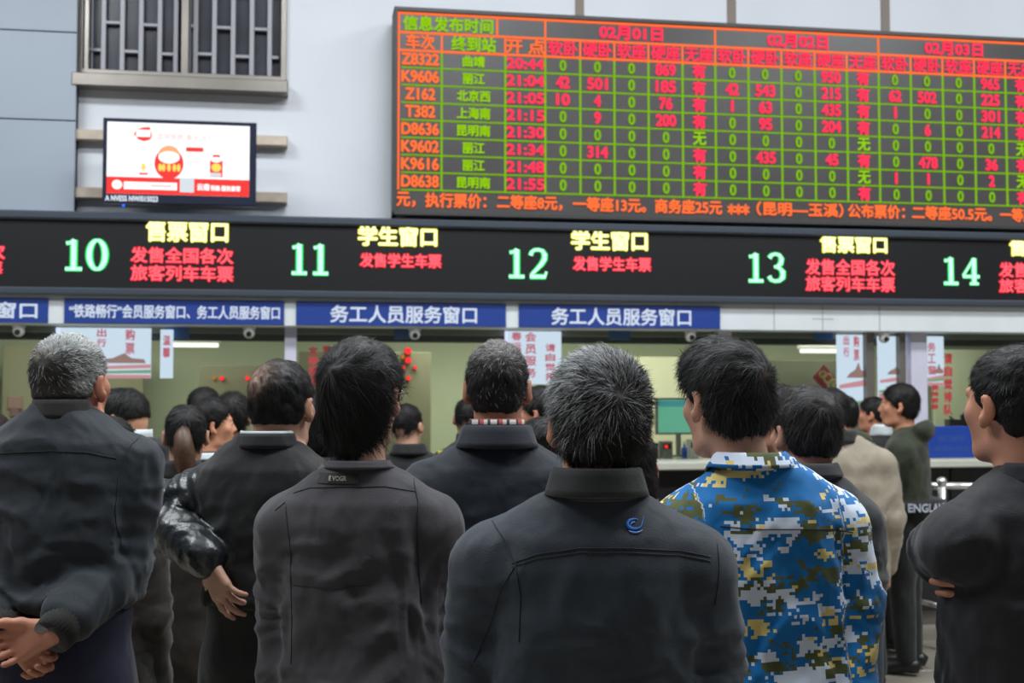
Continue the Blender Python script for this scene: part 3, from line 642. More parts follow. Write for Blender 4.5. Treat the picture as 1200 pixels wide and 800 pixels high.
# paper on the ledge in the window left of the wide post
Y = 8.45; p = WP(1020, 510, Y)
r = empty('form_holder', (p.x, Y, ZL), 0, 'white form holder with blue rim behind the small black haired person', 'holder'); hw = (wx(1043, Y) - wx(1000, Y)) / 2; z1 = wz(1020, 472, Y) - ZL
MB().bbox(-hw, hw, 0, .01, .0, z1, .003).build('sheet', 'paper', r); MB().bbox(-hw, hw, -.003, .012, z1 - .012, z1, .002).build('rim', 'tab_blue', r)
Y = 8.5; p = WP(1128, 495, Y); r = empty('desk_device', (p.x, Y, ZL), 0, 'black desk device above the blue notice panel', 'device'); z1 = wz(1128, 488, Y) - ZL
MB().bbox(-.1, .08, 0, .08, 0, z1 - .02, .01).build('body', 'plastic_black', r); MB().ball((.03, .03, z1), .03).build('speaker', 'plastic_black', r, True); MB().tube([(-.05, .03, z1 - .03), (-.09, .02, z1 + .0)], .008).build('arm', 'plastic_black', r)
Y = 8.6; p = WP(305, 480, Y); r = empty('white_box', (p.x, Y, ZL), 0, 'white box with a blue top edge beside the balding man\'s head', 'box'); z1 = wz(300, 477, Y) - ZL
MB().bbox(-.16, .2, 0, .14, 0, z1, .006).build('body', 'office_cream', r); MB().bbox(-.16, .2, -.003, .143, z1 - .012, z1 + .003).build('rim', 'tab_blue', r)

# ------------------------------------------------------------------ queue barrier of steel tube
def barrier():
    a = DP(1107, 757, 7.85); b = DP(1047, 735, 8.36); A = Vector((a.x, a.y, 0)); B = Vector((b.x, min(b.y, 7.95), 0))
    r = empty('queue_barrier', A, 0, 'stainless steel queue barrier on the tiled floor beside the man in the green coat', 'barrier'); D = B - A
    zt_ = 1.03
    for k, (p, nm) in enumerate(((Vector((0, 0, 0)), 'post'), (D, 'post'))):
        MB().tube([p, p + Vector((0, 0, zt_))], .026, 12).build(nm, 'rail_steel', r, True)
        MB().tube([p, p + Vector((0, 0, .012))], .05, 14).build('foot_plate', 'rail_steel', r, True)
    for z, rd in ((zt_, .024), (zt_ - .085, .018), (.27, .018)):
        MB().tube([Vector((0, 0, z)), D + Vector((0, 0, z))], rd, 10).build('rail', 'rail_steel', r, True)
    MB().tube([D * .75 + Vector((0, 0, .27)), D * .75 + Vector((0, 0, zt_ - .085))], .012, 8).build('upright', 'rail_steel', r, True)
    MB().ball((0, 0, zt_ + .03), .034, 14, 10).build('knob', 'rail_steel', r, True)
    # second run crossing behind
    MB().tube([Vector((-.1, .1, zt_)), Vector((.45, -.02, zt_))], .022, 10).build('rail', 'rail_steel', r, True)
    MB().tube([Vector((.45, -.02, 0)), Vector((.45, -.02, zt_))], .022, 10).build('post', 'rail_steel', r, True)
barrier()
# ================================================================== people: distance fields turned into meshes
def vnoise(P, seed=0):
    """smooth value noise in -1..1 at the points P (n,3)"""
    P = P + seed * 17.31; I = np.floor(P).astype(np.int64); F = P - I; F = F * F * (3 - 2 * F); out = 0
    for dx in (0, 1):
        for dy in (0, 1):
            for dz in (0, 1):
                h = (I[:, 0] + dx) * 374761393 + (I[:, 1] + dy) * 668265263 + (I[:, 2] + dz) * 2147483647
                h = (h ^ (h >> 13)) * 1274126177; h = (h ^ (h >> 16)) & 0xFFFF
                w = (F[:, 0] if dx else 1 - F[:, 0]) * (F[:, 1] if dy else 1 - F[:, 1]) * (F[:, 2] if dz else 1 - F[:, 2])
                out = out + w * (h / 32767.5 - 1)
    return out
def axis(lo, hi, h, fine=()):
    out = [lo]
    while out[-1] < hi:
        x = out[-1]; s = h
        for a, b, hf in fine:
            if a - 1e-6 <= x < b: s = min(s, hf)
            elif x < a: s = min(s, max(a - x, hf))
        out.append(x + s)
    return np.array(out)
class Field:
    def __init__(s, xs, ys, zs): s.x, s.y, s.z = xs, ys, zs; s.D = np.full((len(xs), len(ys), len(zs)), 0.3, np.float32)
    def sl(s, lo, hi, m):
        r = []
        for ax, a, b in ((s.x, lo[0], hi[0]), (s.y, lo[1], hi[1]), (s.z, lo[2], hi[2])):
            r.append(slice(max(np.searchsorted(ax, a - m) - 1, 0), min(np.searchsorted(ax, b + m) + 1, len(ax))))
        return tuple(r)
    def add(s, fn, lo, hi, k=0.02, sub=False, inter=False):
        q = s.sl(lo, hi, k + 0.035)
        X, Y, Z = s.x[q[0]][:, None, None], s.y[q[1]][None, :, None], s.z[q[2]][None, None, :]
        e = fn(X, Y, Z).astype(np.float32); d = s.D[q]
        if sub: e = -e; h = np.maximum(k - np.abs(d - e), 0) / k; s.D[q] = np.maximum(d, e) + h * h * k / 4
        else: h = np.maximum(k - np.abs(d - e), 0) / k; s.D[q] = np.minimum(d, e) - h * h * k / 4
    def cap(s, a, b, ra, rb, k=0.02, sub=False, T=None, sc=None):
        a = np.array(a, float); b = np.array(b, float); m = max(ra, rb)
        if T is not None: lo, hi = T.bounds(np.minimum(a, b) - m, np.maximum(a, b) + m)
        else: lo, hi = np.minimum(a, b) - m, np.maximum(a, b) + m
        ab = b - a; L2 = float(ab @ ab) + 1e-9
        def fn(X, Y, Z):
            if T is not None: X, Y, Z = T.inv(X, Y, Z)
            dx, dy, dz = X - a[0], Y - a[1], Z - a[2]
            t = np.clip((dx * ab[0] + dy * ab[1] + dz * ab[2]) / L2, 0, 1)
            return np.sqrt((dx - t * ab[0]) ** 2 + (dy - t * ab[1]) ** 2 + (dz - t * ab[2]) ** 2) - (ra + (rb - ra) * t)
        s.add(fn, lo, hi, k, sub)
    def ell(s, c, r, k=0.02, sub=False, T=None, rz=0.0):
        c = np.array(c, float); r = np.array(r, float); m = r.max(); lo, hi = c - m, c + m
        if T is not None: lo, hi = T.bounds(lo, hi)
        cz, sz = math.cos(rz), math.sin(rz)
        def fn(X, Y, Z):
            if T is not None: X, Y, Z = T.inv(X, Y, Z)
            dx, dy, dz = X - c[0], Y - c[1], Z - c[2]
            if rz: dx, dy = dx * cz + dy * sz, -dx * sz + dy * cz
            k0 = np.sqrt((dx / r[0]) ** 2 + (dy / r[1]) ** 2 + (dz / r[2]) ** 2)
            k1 = np.sqrt((dx / r[0] ** 2) ** 2 + (dy / r[1] ** 2) ** 2 + (dz / r[2] ** 2) ** 2) + 1e-9
            return k0 * (k0 - 1) / k1
        s.add(fn, lo, hi, k, sub)
    def mesh(s):
        D = s.D; ins = D < 0; cnt = np.zeros(tuple(n - 1 for n in D.shape), np.int8)
        for a in (0, 1):
            for b in (0, 1):
                for c in (0, 1): cnt += ins[a:a + cnt.shape[0], b:b + cnt.shape[1], c:c + cnt.shape[2]]
        act = (cnt > 0) & (cnt < 8); I, J, K = np.nonzero(act); idx = np.full(cnt.shape, -1, np.int64); idx[I, J, K] = np.arange(len(I))
        acc = np.zeros((len(I), 3)); num = np.zeros(len(I))
        co = [(a, b, c) for a in (0, 1) for b in (0, 1) for c in (0, 1)]
        for p in co:
            for ax in range(3):
                if p[ax]: continue
                q = list(p); q[ax] = 1
                d0 = D[I + p[0], J + p[1], K + p[2]]; d1 = D[I + q[0], J + q[1], K + q[2]]; m = (d0 < 0) != (d1 < 0)
                t = np.where(m, d0 / np.where(m, d0 - d1, 1), 0)
                P0 = np.stack([s.x[I + p[0]], s.y[J + p[1]], s.z[K + p[2]]], 1); P1 = np.stack([s.x[I + q[0]], s.y[J + q[1]], s.z[K + q[2]]], 1)
                acc += np.where(m[:, None], P0 + (P1 - P0) * t[:, None], 0); num += m
        V = acc / num[:, None]; Q = []
        for ax in range(3):
            A = [slice(None)] * 3; B = [slice(None)] * 3; A[ax] = slice(None, -1); B[ax] = slice(1, None)
            ch = ins[tuple(A)] != ins[tuple(B)]; u, v = (ax + 1) % 3, (ax + 2) % 3
            i = list(np.nonzero(ch)); ok = (i[u] > 0) & (i[v] > 0) & (i[u] < cnt.shape[u]) & (i[v] < cnt.shape[v]); i = [a[ok] for a in i]
            def at(du, dv):
                j = [a.copy() for a in i]; j[u] -= du; j[v] -= dv; return idx[j[0], j[1], j[2]]
            q = np.stack([at(1, 1), at(0, 1), at(0, 0), at(1, 0)], 1); flip = ~ins[i[0], i[1], i[2]]
            q[flip] = q[flip][:, ::-1]; Q.append(q)
        return V, np.concatenate(Q)
class Tf:
    """head frame: origin at the head's centre, turned about the neck"""
    def __init__(s, mtx): s.m = np.array(mtx); s.i = np.array(mtx.inverted())
    def inv(s, X, Y, Z):
        m = s.i; return (m[0, 0] * X + m[0, 1] * Y + m[0, 2] * Z + m[0, 3], m[1, 0] * X + m[1, 1] * Y + m[1, 2] * Z + m[1, 3], m[2, 0] * X + m[2, 1] * Y + m[2, 2] * Z + m[2, 3])
    def pt(s, p): return s.m[:3, :3] @ np.array(p) + s.m[:3, 3]
    def bounds(s, lo, hi):
        c = np.array([s.pt((a, b, c)) for a in (lo[0], hi[0]) for b in (lo[1], hi[1]) for c in (lo[2], hi[2])]); return c.min(0), c.max(0)
def normals(V, Q):
    n = np.cross(V[Q[:, 2]] - V[Q[:, 0]], V[Q[:, 3]] - V[Q[:, 1]]); N = np.zeros_like(V)
    for k in range(4): np.add.at(N, Q[:, k], n)
    return N / (np.linalg.norm(N, axis=1)[:, None] + 1e-12)
def np_mesh(name, V, Q, m, parent, col=None, uv=None, extra=None):
    """quads (and optional triangles) to a mesh object, smooth, with a Col attribute"""
    me = bpy.data.meshes.new(name); me.vertices.add(len(V)); me.vertices.foreach_set('co', V.astype(np.float32).ravel())
    T = extra if extra is not None else np.zeros((0, 3), int)
    nl = Q.size + T.size; me.loops.add(nl); me.loops.foreach_set('vertex_index', np.concatenate([Q.ravel(), T.ravel()]).astype(np.int32))
    me.polygons.add(len(Q) + len(T)); st = np.concatenate([np.arange(len(Q)) * 4, Q.size + np.arange(len(T)) * 3]); me.polygons.foreach_set('loop_start', st.astype(np.int32))
    me.update(calc_edges=True); me.validate(); me.shade_smooth()
    if col is not None:
        a = me.attributes.new('Col', 'FLOAT_COLOR', 'POINT'); c = np.concatenate([col, np.ones((len(V), 1))], 1); a.data.foreach_set('color', c.astype(np.float32).ravel())
    if uv is not None:
        a = me.attributes.new('arc', 'FLOAT_VECTOR', 'POINT'); a.data.foreach_set('vector', uv.astype(np.float32).ravel())
    return link_mesh(name, me, m, parent)

mat('skin', (0.52, 0.30, 0.215), 0.55, attr=True, bump=0.08, bscale=250, spec=0.4)
mat('hair', (1, 1, 1), 0.52, attr=True, spec=0.22)
mat('eye_white', (0.6, 0.58, 0.55), 0.2); mat('eye_iris', (0.02, 0.012, 0.008), 0.15)
def cloth(name, col, rough=0.75, var=0.12, sheen=0.15, bump=0.25, bscale=420, spec=0.3, wrinkle=.45, **k): mat(name, col, rough, var=var, vscale=5, sheen=sheen, bump=bump, bscale=bscale, spec=spec, wrinkle=wrinkle, **k)
cloth('jacket_navy_black', (0.020, 0.026, 0.034)); cloth('jacket_dark_grey', (0.026, 0.034, 0.046)); cloth('jacket_brown_grey', (0.050, 0.047, 0.054)); cloth('jacket_black', (0.0085, 0.009, 0.010)); cloth('coat_navy', (0.012, 0.017, 0.026))
cloth('collar_black', (0.02, 0.021, 0.022)); cloth('knit_black', (0.022, 0.021, 0.02), rough=0.9)
cloth('leather', (0.012, 0.016, 0.018), rough=0.33, sheen=0, bump=0.5, bscale=70, spec=0.6)
cloth('jacket_right', (0.014, 0.014, 0.018)); cloth('jacket_slate', (0.030, 0.031, 0.036)); cloth('coat_beige', (0.30, 0.26, 0.20)); cloth('coat_green', (0.022, 0.027, 0.013)); cloth('coat_olive', (0.030, 0.034, 0.016))
cloth('puffer_black', (0.013, 0.014, 0.015), rough=0.55); cloth('maroon', (0.10, 0.008, 0.025)); cloth('blue_grey', (0.05, 0.065, 0.085)); cloth('brown_coat', (0.022, 0.016, 0.012)); cloth('red_cloth', (0.42, 0.012, 0.02))
cloth('trouser_navy', (0.012, 0.013, 0.035)); cloth('trouser_black', (0.014, 0.016, 0.016)); cloth('trouser_jeans', (0.012, 0.025, 0.04)); cloth('shirt_white', (0.55, 0.6, 0.62)); cloth('shirt_dark_red', (0.2, 0.01, 0.02))
cloth('cap_navy', (0.01, 0.013, 0.025)); cloth('seam_dark', (0.006, 0.007, 0.009)); mat('shoe_black', (0.01, 0.01, 0.01), 0.4); mat('thread_blue', (0.02, 0.17, 0.60), 0.45); mat('thread_light', (0.15, 0.30, 0.75), 0.45)
mat('thread_cream', (0.34, 0.31, 0.25), 0.6); mat('patch_dark', (0.02, 0.018, 0.02), 0.8); mat('print_white', (0.5, 0.54, 0.62), 0.6); mat('label_white', (0.6, 0.63, 0.66), 0.5); mat('reflective_yellow', (0.6, 0.6, 0.02), 0.5); mat('glasses_metal', (0.35, 0.33, 0.3), 0.25, metal=0.9)
# digital camouflage: the coordinates are snapped to small squares, then thresholded noise picks the four colours
def camo():
    m = bpy.data.materials.new('camouflage'); m.use_nodes = True; nt = m.node_tree; L = nt.links; b = nt.nodes['Principled BSDF']; b.inputs['Roughness'].default_value = .75; b.inputs['Sheen Weight'].default_value = .1; b.inputs['Specular IOR Level'].default_value = .3
    a = nt.nodes.new('ShaderNodeAttribute'); a.attribute_name = 'arc'
    sn = nt.nodes.new('ShaderNodeVectorMath'); sn.operation = 'SNAP'; sn.inputs[1].default_value = (.0066, .0066, .0066); L.new(a.outputs['Vector'], sn.inputs[0])
    def layer(off, sc, thr, prev, col, det=4.0, rough=.72, asp=2.0):
        mp = nt.nodes.new('ShaderNodeMapping'); mp.inputs['Location'].default_value = off; mp.inputs['Scale'].default_value = (1, asp, 1); L.new(sn.outputs[0], mp.inputs[0])
        n = nt.nodes.new('ShaderNodeTexNoise'); n.inputs['Scale'].default_value = sc; n.inputs['Detail'].default_value = det; n.inputs['Roughness'].default_value = rough; L.new(mp.outputs[0], n.inputs['Vector'])
        g = nt.nodes.new('ShaderNodeMath'); g.operation = 'GREATER_THAN'; g.inputs[1].default_value = thr; L.new(n.outputs[0], g.inputs[0])
        x = nt.nodes.new('ShaderNodeMix'); x.data_type = 'RGBA'; L.new(g.outputs[0], x.inputs[0])
        if isinstance(prev, tuple): x.inputs[6].default_value = prev
        else: L.new(prev, x.inputs[6])
        x.inputs[7].default_value = col; return x.outputs[2]
    c = layer((3.1, 7.7, 0), 6.8, .53, (.004, .155, .44, 1), (.66, .74, .88, 1))
    c = layer((11.3, 2.2, 0), 6.8, .565, c, (.085, .10, .035, 1))
    c = layer((6.2, 14.9, 0), 7.5, .58, c, (.74, .58, .20, 1))
    L.new(c, b.inputs['Base Color'])
    n = nt.nodes.new('ShaderNodeTexNoise'); n.inputs['Scale'].default_value = 400; bp = nt.nodes.new('ShaderNodeBump'); bp.inputs['Strength'].default_value = .2; bp.inputs['Distance'].default_value = .003
    L.new(n.outputs[0], bp.inputs['Height']); L.new(bp.outputs[0], b.inputs['Normal']); add_wrinkle(nt, nt.nodes.new('ShaderNodeTexCoord'), bp, .45); M['camouflage'] = m
camo()
def plaid():
    m = bpy.data.materials.new('plaid'); m.use_nodes = True; nt = m.node_tree; L = nt.links; b = nt.nodes['Principled BSDF']; b.inputs['Roughness'].default_value = .8
    tc = nt.nodes.new('ShaderNodeTexCoord'); sp = nt.nodes.new('ShaderNodeSeparateXYZ'); L.new(tc.outputs['Object'], sp.inputs[0]); prev = None
    for ax, sc, th, col in (('X', 260, .55, (.02, .025, .05, 1)), ('X', 130, .80, (.45, .06, .05, 1)), ('Z', 330, .45, (.03, .03, .06, 1)), ('Z', 200, .86, (.4, .08, .06, 1))):
        mu = nt.nodes.new('ShaderNodeMath'); mu.operation = 'MULTIPLY'; mu.inputs[1].default_value = sc; L.new(sp.outputs[ax], mu.inputs[0])
        s = nt.nodes.new('ShaderNodeMath'); s.operation = 'SINE'; L.new(mu.outputs[0], s.inputs[0]); g = nt.nodes.new('ShaderNodeMath'); g.operation = 'GREATER_THAN'; g.inputs[1].default_value = th; L.new(s.outputs[0], g.inputs[0])
        x = nt.nodes.new('ShaderNodeMix'); x.data_type = 'RGBA'; L.new(g.outputs[0], x.inputs[0])
        if prev is None: x.inputs[6].default_value = (.5, .47, .42, 1)
        else: L.new(prev, x.inputs[6])
        x.inputs[7].default_value = col; prev = x.outputs[2]
    L.new(prev, b.inputs['Base Color']); M['plaid'] = m
plaid()

def hand_caps(W, f, n, s, curl=(.5, .6, .4), thumb=(.55, .75, .35), spread=.06, sc=1.0, curls=None):
    """capsules of a hand: W wrist, f finger direction, n where the palm faces, s thumb side"""
    W, f, n, s = [np.array(v, float) for v in (W, f, n, s)]; f /= np.linalg.norm(f); n -= f * (n @ f); n /= np.linalg.norm(n); s2 = np.cross(n, f); s = s2 if s2 @ s > 0 else -s2
    out = []
    offs = (.030, .010, -.010, -.029); lens = (.070, .078, .072, .056); rad = (.0092, .0095, .009, .0078)
    for i in range(4):
        K = W + (f * (.088 - .006 * abs(i - 1)) + s * offs[i]) * sc; out.append((W + s * offs[i] * .55 * sc + f * .01, K, .0150 * sc, .0122 * sc, .014))
        c = curls[i] if curls else curl; a = 0; P = K; d0 = f + s * spread * (1.5 - i); d0 /= np.linalg.norm(d0)
        for j, (cc, fr) in enumerate(zip(c, (.45, .31, .27))):
            a += cc; d = d0 * math.cos(a) + n * math.sin(a); Qp = P + d * lens[i] * fr * sc; r0 = rad[i] * (1 - .08 * j) * sc; out.append((P, Qp, r0 * 1.03, r0 * .93, .0035)); P = Qp
    P = W + (f * .018 + s * .022) * sc; d = f * thumb[0] + s * thumb[1] + n * thumb[2]; d /= np.linalg.norm(d)
    for L_, r_, bend in ((.042, .0128, 0), (.032, .0108, .25), (.027, .0098, .25)):
        d = d * (1 - bend) + f * bend; d /= np.linalg.norm(d); Qp = P + d * L_ * sc; out.append((P, Qp, r_ * sc, r_ * .88 * sc, .010)); P = Qp
    return out

def collar_ring(name, cx, cy, zb, zt, rb, rt, m, parent, th=.004, fold=None, front=.35, seg=40, tilt=0.0, gap=.28, rings=5):
    """stand collar round the neck, open in front; fold=(r,z) turns it over outward"""
    prof = [(rb + (rt - rb) * i / (rings - 1), zb + (zt - zb) * i / (rings - 1)) for i in range(rings)]
    if fold:
        r1, z1 = fold; prof.append((rt + .004, zt + .004)); prof += [(rt + .009 + (r1 - rt - .009) * i / 4, zt + (z1 - zt) * i / 4) for i in range(5)]
    full = [(r, z) for r, z in prof] + [(r - th, z - th * .5) for r, z in reversed(prof)]
    v = []; n = len(full); t0 = math.pi / 2 + gap; span = 2 * math.pi - 2 * gap
    for k in range(seg + 1):
        t = t0 + span * k / seg; fr = max(0, math.sin(t)) ; dz = -front * .12 * fr
        for r, z in full: v.append((cx + r * 1.1 * math.cos(t), cy + r * math.sin(t) * (1.0 + .12 * fr), z + dz + tilt * math.sin(t)))
    f = []
    for k in range(seg):
        for j in range(n): f.append((k * n + j, k * n + (j + 1) % n, (k + 1) * n + (j + 1) % n, (k + 1) * n + j))
    f += [tuple(range(n))[::-1], tuple(seg * n + j for j in range(n))]
    o = MB().add(v, f).build(name, m, parent, True)
    if m == 'camouflage':
        a = o.data.attributes.new('arc', 'FLOAT_VECTOR', 'POINT'); a.data.foreach_set('vector', np.array([(q[0], q[2] * .8 + .31, 0) for q in v], np.float32).ravel())
    return o

def strands(V, N, rng, n, length, width, whorl, lift, down, c0, c1, graymix, cut=None, drop=None, bald=None, ear=0.0):
    i = rng.integers(0, len(V), n * 2); P = V[i] + rng.normal(0, .002, (n * 2, 3)); Nn = N[i]
    keep = np.ones(len(P), bool)
    if cut is not None: keep &= (P @ cut[0] - cut[1]) < -.004
    if bald is not None:
        d = np.linalg.norm(P - np.array(bald[0]), axis=1); keep &= rng.random(len(P)) < np.clip((d / bald[1]) ** 2, .05, 1)
    for q in (-1, 1): keep &= (np.linalg.norm((P - np.array([q * .086, .0, -.014])) / np.array([1.2, 1, 1.15]), axis=1) > ear)
    P, Nn = P[keep][:n], Nn[keep][:n]; n = len(P)
    w = P - np.array(whorl); w -= Nn * (w * Nn).sum(1)[:, None]; w /= np.linalg.norm(w, axis=1)[:, None] + 1e-6
    sw = np.cross(Nn, w); w = w * .9 + sw * .35 + rng.normal(0, .33, (n, 3)); w -= Nn * (w * Nn).sum(1)[:, None]; w /= np.linalg.norm(w, axis=1)[:, None]
    clump = vnoise(P * 55, 3)[:, None]; w = w + sw * clump * .5
    L = (length * (.6 + .7 * rng.random(n)))[:, None]
    if drop is not None: L = L * np.clip((P[:, 2:3] - drop) / .09, .25, 1)
    lf = lift * (.4 + .9 * rng.random(n))[:, None]; g = np.array([0, 0, -1.0]) * down
    P0 = P - Nn * .002; P1 = P0 + (w + Nn * lf + g * .3) * L * .5; P2 = P1 + (w * .95 + Nn * lf * .25 + g) * L * .5
    sd = np.cross(w, Nn); sd /= np.linalg.norm(sd, axis=1)[:, None]; sd = sd * width * .5
    Vs = np.stack([P0 - sd, P0 + sd, P1 + sd * .8, P1 - sd * .8, P2], 1).reshape(-1, 3); b = np.arange(n)[:, None] * 5
    Q = b + np.array([[0, 1, 2, 3]]); T = b + np.array([[3, 2, 4]])
    t = rng.random(n) < graymix(P); br = (.6 + .8 * rng.random(n))[:, None]; col = np.where(t[:, None], np.array(c1), np.array(c0)) * br
    return Vs, Q, T, np.repeat(col, 5, 0)

def build_person(sp):
    D = dict(yaw=0, hyaw=0, pitch=0, roll=0, sw=.25, hair='short', far=False, hem=.52, trouser='trouser_black', skin=(1, 1, 1), female=False, arms=None, folds=(), seams=(), hairt=.0, seed=1, depthk=1.0, hands={}, hcol=(.010, .009, .009), gray=(.3, .3, .3), gm=None, ns=2500, slen=.03, hs=1.0, coatw=1.0, lean=0, nk=0.0, nape=.232)
    D.update(sp); s = D; d = s['d']; far = s['far']; rng = np.random.default_rng(s['seed'])
    g0 = DP(s['px'], 465, d); ang = -TH + math.radians(s['yaw']); hp = DP(s['hpx'], s['top'], s.get('hd', d)); H = hp.z
    r = empty('person', (g0.x, g0.y, 0), ang, s['label'], 'person')
    off = Vector((hp.x - g0.x, hp.y - g0.y, 0)); off.rotate(Matrix.Rotation(-ang, 3, 'Z'))
    hx, hy = off.x, off.y + .015; k = H / 1.72; hs = s['hs']
    hz = H - .028 - .112 * hs
    Rm = Matrix.Rotation(math.radians(s['hyaw']), 4, 'Z') @ Matrix.Rotation(-math.radians(s['pitch']), 4, 'X') @ Matrix.Rotation(math.radians(s['roll']), 4, 'Y')
    TM = Matrix.Translation((hx, hy, hz)) @ Rm @ Matrix.Scale(hs, 4); T = Tf(TM)
    zc = H - .262 * (.5 + .5 * hs) + s['nk']; sw = s['sw']; zsh = zc - .148
    # arms
    arms = {}
    for side, sg in (('R', 1), ('L', -1)):
        S = np.array([sg * (sw - .075), -.005, zsh]); a = (s['arms'] or {}).get(side)
        if a is None: E_ = S + np.array([sg * .035, -.015, -.285 * k]); W_ = E_ + np.array([sg * .0, .06, -.25 * k])
        else:
            def cv(q):
                if len(q) == 3: return np.array(q, float)
                w_ = DP(*q[1:]) - r.location; w_.rotate(Matrix.Rotation(-ang, 3, 'Z')); return np.array(w_)
            E_, W_ = cv(a[0]), cv(a[1])
        arms[side] = (S, E_, W_)
    hip = .50 * H
    # ---- body (skin)
    hb = []; caps = []
    for side in ('R', 'L'):
        S, E_, W_ = arms[side]; hh = s['hands'].get(side)
        fdir = (W_ - E_) / np.linalg.norm(W_ - E_)
        if hh is None:
            if far: hh = dict(f=fdir, n=(-1 if side == 'R' else 1, 0, 0), s=(0, 1, 0))
            else: hh = dict(f=fdir, n=(-1 if side == 'R' else 1, 0, 0), s=(0, 1, 0), curl=(.3, .4, .3))
        hh = dict(hh); hh.setdefault('f', fdir); cp = hand_caps(W_ + np.array(hh['f']) / np.linalg.norm(hh['f']) * .02, hh['f'], hh['n'], hh['s'], **{q: hh[q] for q in hh if q in ('curl', 'thumb', 'spread', 'sc', 'curls')})
        caps += cp; pts = np.array([c[0] for c in cp] + [c[1] for c in cp]); hb.append((pts.min(0) - .02, pts.max(0) + .02))
    hfine = .008 if far else .0048; hf = .0065 if far else .0042; h = .026 if far else .018
    lo, hi = T.bounds((-.1, -.11, -.13), (.1, .125, .12)); vis = set(s.get('fine', ()))
    F_ = [[(lo[i], hi[i], hfine)] for i in range(3)]
    for sd, (a, b) in zip(('R', 'L'), hb):
        hq = hf if sd in vis else .0075
        for i in range(3): F_[i].append((a[i], b[i], hq))
    xs = axis(-.45, .45, h, F_[0]); ys = axis(-.35, .45, h, F_[1]); zs = axis(.02, H + .02, h, F_[2])
    f = Field(xs, ys, zs); kk = .03
    f.ell((0, -.010, .032), (.071, .089, .079), .01, T=T); f.ell((0, -.045, -.02), (.058, .05, .055), .03, T=T)
    f.ell((0, .032, -.030), (.060, .062, .078), .03, T=T); f.ell((0, .055, -.088), (.030, .028, .022), .03, T=T)
    f.cap((-.040, .012, -.078), (-.026, .055, -.095), .018, .016, .02, T=T); f.cap((.040, .012, -.078), (.026, .055, -.095), .018, .016, .02, T=T)
    f.cap((-.034, .076, .026), (.034, .076, .026), .011, .011, .012, T=T)
    for q in (-1, 1):
        f.ell((q * .040, .062, -.018), (.02, .016, .018), .022, T=T); f.ell((q * .031, .096, .006), (.014, .014, .010), .012, True, T=T); f.ell((q * .031, .074, .006), (.0135, .0125, .0115), .003, T=T)
        f.ell((q * .084, -.008, -.008), (.0080, .019, .030), .006, T=T, rz=-q * .5); f.ell((q * .094, .003, -.004), (.008, .012, .020), .006, True, T=T, rz=-q * .5); f.ell((q * .078, .004, -.034), (.008, .010, .012), .008, T=T)
    f.cap((0, .084, .014), (0, .104, -.022), .0070, .0095, .014, T=T); f.cap((-.011, .095, -.027), (.011, .095, -.027), .0065, .0065, .008, T=T)
    f.ell((0, .090, -.052), (.023, .011, .0055), .006, T=T); f.ell((0, .088, -.061), (.019, .011, .006), .004, T=T)
    nb = T.pt((0, -.018, -.045)); nr = .050 if s['female'] else .057
    f.cap(nb, (hx * .5, -.018 + (hy - .015) * .5, zc - .04), nr, nr, .03)
    # trunk, limbs (under the clothes)
    f.cap((-.08, 0, zc - .09), (.08, 0, zc - .09), .06, .06, .05); f.ell((0, 0, zc - .25), (.13, .09, .2), .05); f.ell((0, 0, hip + .03), (.13, .09, .14), .05)
    for side, sg in (('R', 1), ('L', -1)):
        S, E_, W_ = arms[side]; f.cap((sg * .08, 0, zc - .09), S, .05, .05, .03); f.cap(S, E_, .047, .037, .02); f.cap(E_, W_, .037, .026, .015); f.cap(W_ - (W_ - E_) * .1, W_ + (W_ - E_) / np.linalg.norm(W_ - E_) * .02, .022, .022, .012)
        f.cap((sg * .085, 0, hip), (sg * .095, .01, .27 * H), .075, .05, .03); f.cap((sg * .095, .01, .27 * H), (sg * .10, -.01, .06), .048, .034, .02)
    for a, b, ra, rb, kx in caps: f.cap(a, b, ra, rb, kx)
    V, Q = f.mesh()
    P = np.stack(T.inv(V[:, 0], V[:, 1], V[:, 2]), 1); col = np.ones((len(V), 3)) * np.array(s['skin'])
    lip = np.exp(-(((P - np.array([0, .1, -.056])) / np.array([.024, .02, .009])) ** 2).sum(1)); col *= 1 - lip[:, None] * np.array([.1, .4, .35])
    col *= (1 + .06 * vnoise(V * 30, 2))[:, None] * np.array([1, .97, .95]); ear = np.exp(-(((np.abs(P[:, 0]) - .085) / .012) ** 2)) * (np.abs(P[:, 2]) < .05); col *= 1 + ear[:, None] * np.array([.06, -.06, -.08])
    np_mesh('body', V, Q, 'skin', r, col)
    for q in (-1, 1):
        e = MB().ball((q * .031, .0765, .006), .0112, 12, 8).build('eye', 'eye_white', r, True); e.matrix_local = TM
        ir = MB().ball((q * .031, .0835, .006), .0056, 10, 6).build('iris', 'eye_iris', e, True)
    # ---- hair
    t = s['hairt']; ht = s['hair']; ax_ = lambda a, b: axis(a, b, .009 if far else .0055)
    if ht == 'cap':
        f = Field(ax_(-.13, .13), ax_(-.14, .17), ax_(-.12, .16)); f.ell((0, -.010, .04), (.088, .107, .085), .01); f.ell((0, .105, .035), (.062, .055, .008), .01)
        f.add(lambda X, Y, Z: -(Z - .018) + 0 * X + 0 * Y, (-.2, -.2, -.2), (.2, .2, .2), .004, True)
        f.D = np.maximum(f.D, (0.012 - f.z)[None, None, :].astype(np.float32)); V, Q = f.mesh(); o = np_mesh('cap', V, Q, 'cap_navy', r); o.matrix_local = TM
        ht = 'short'; t = -.004
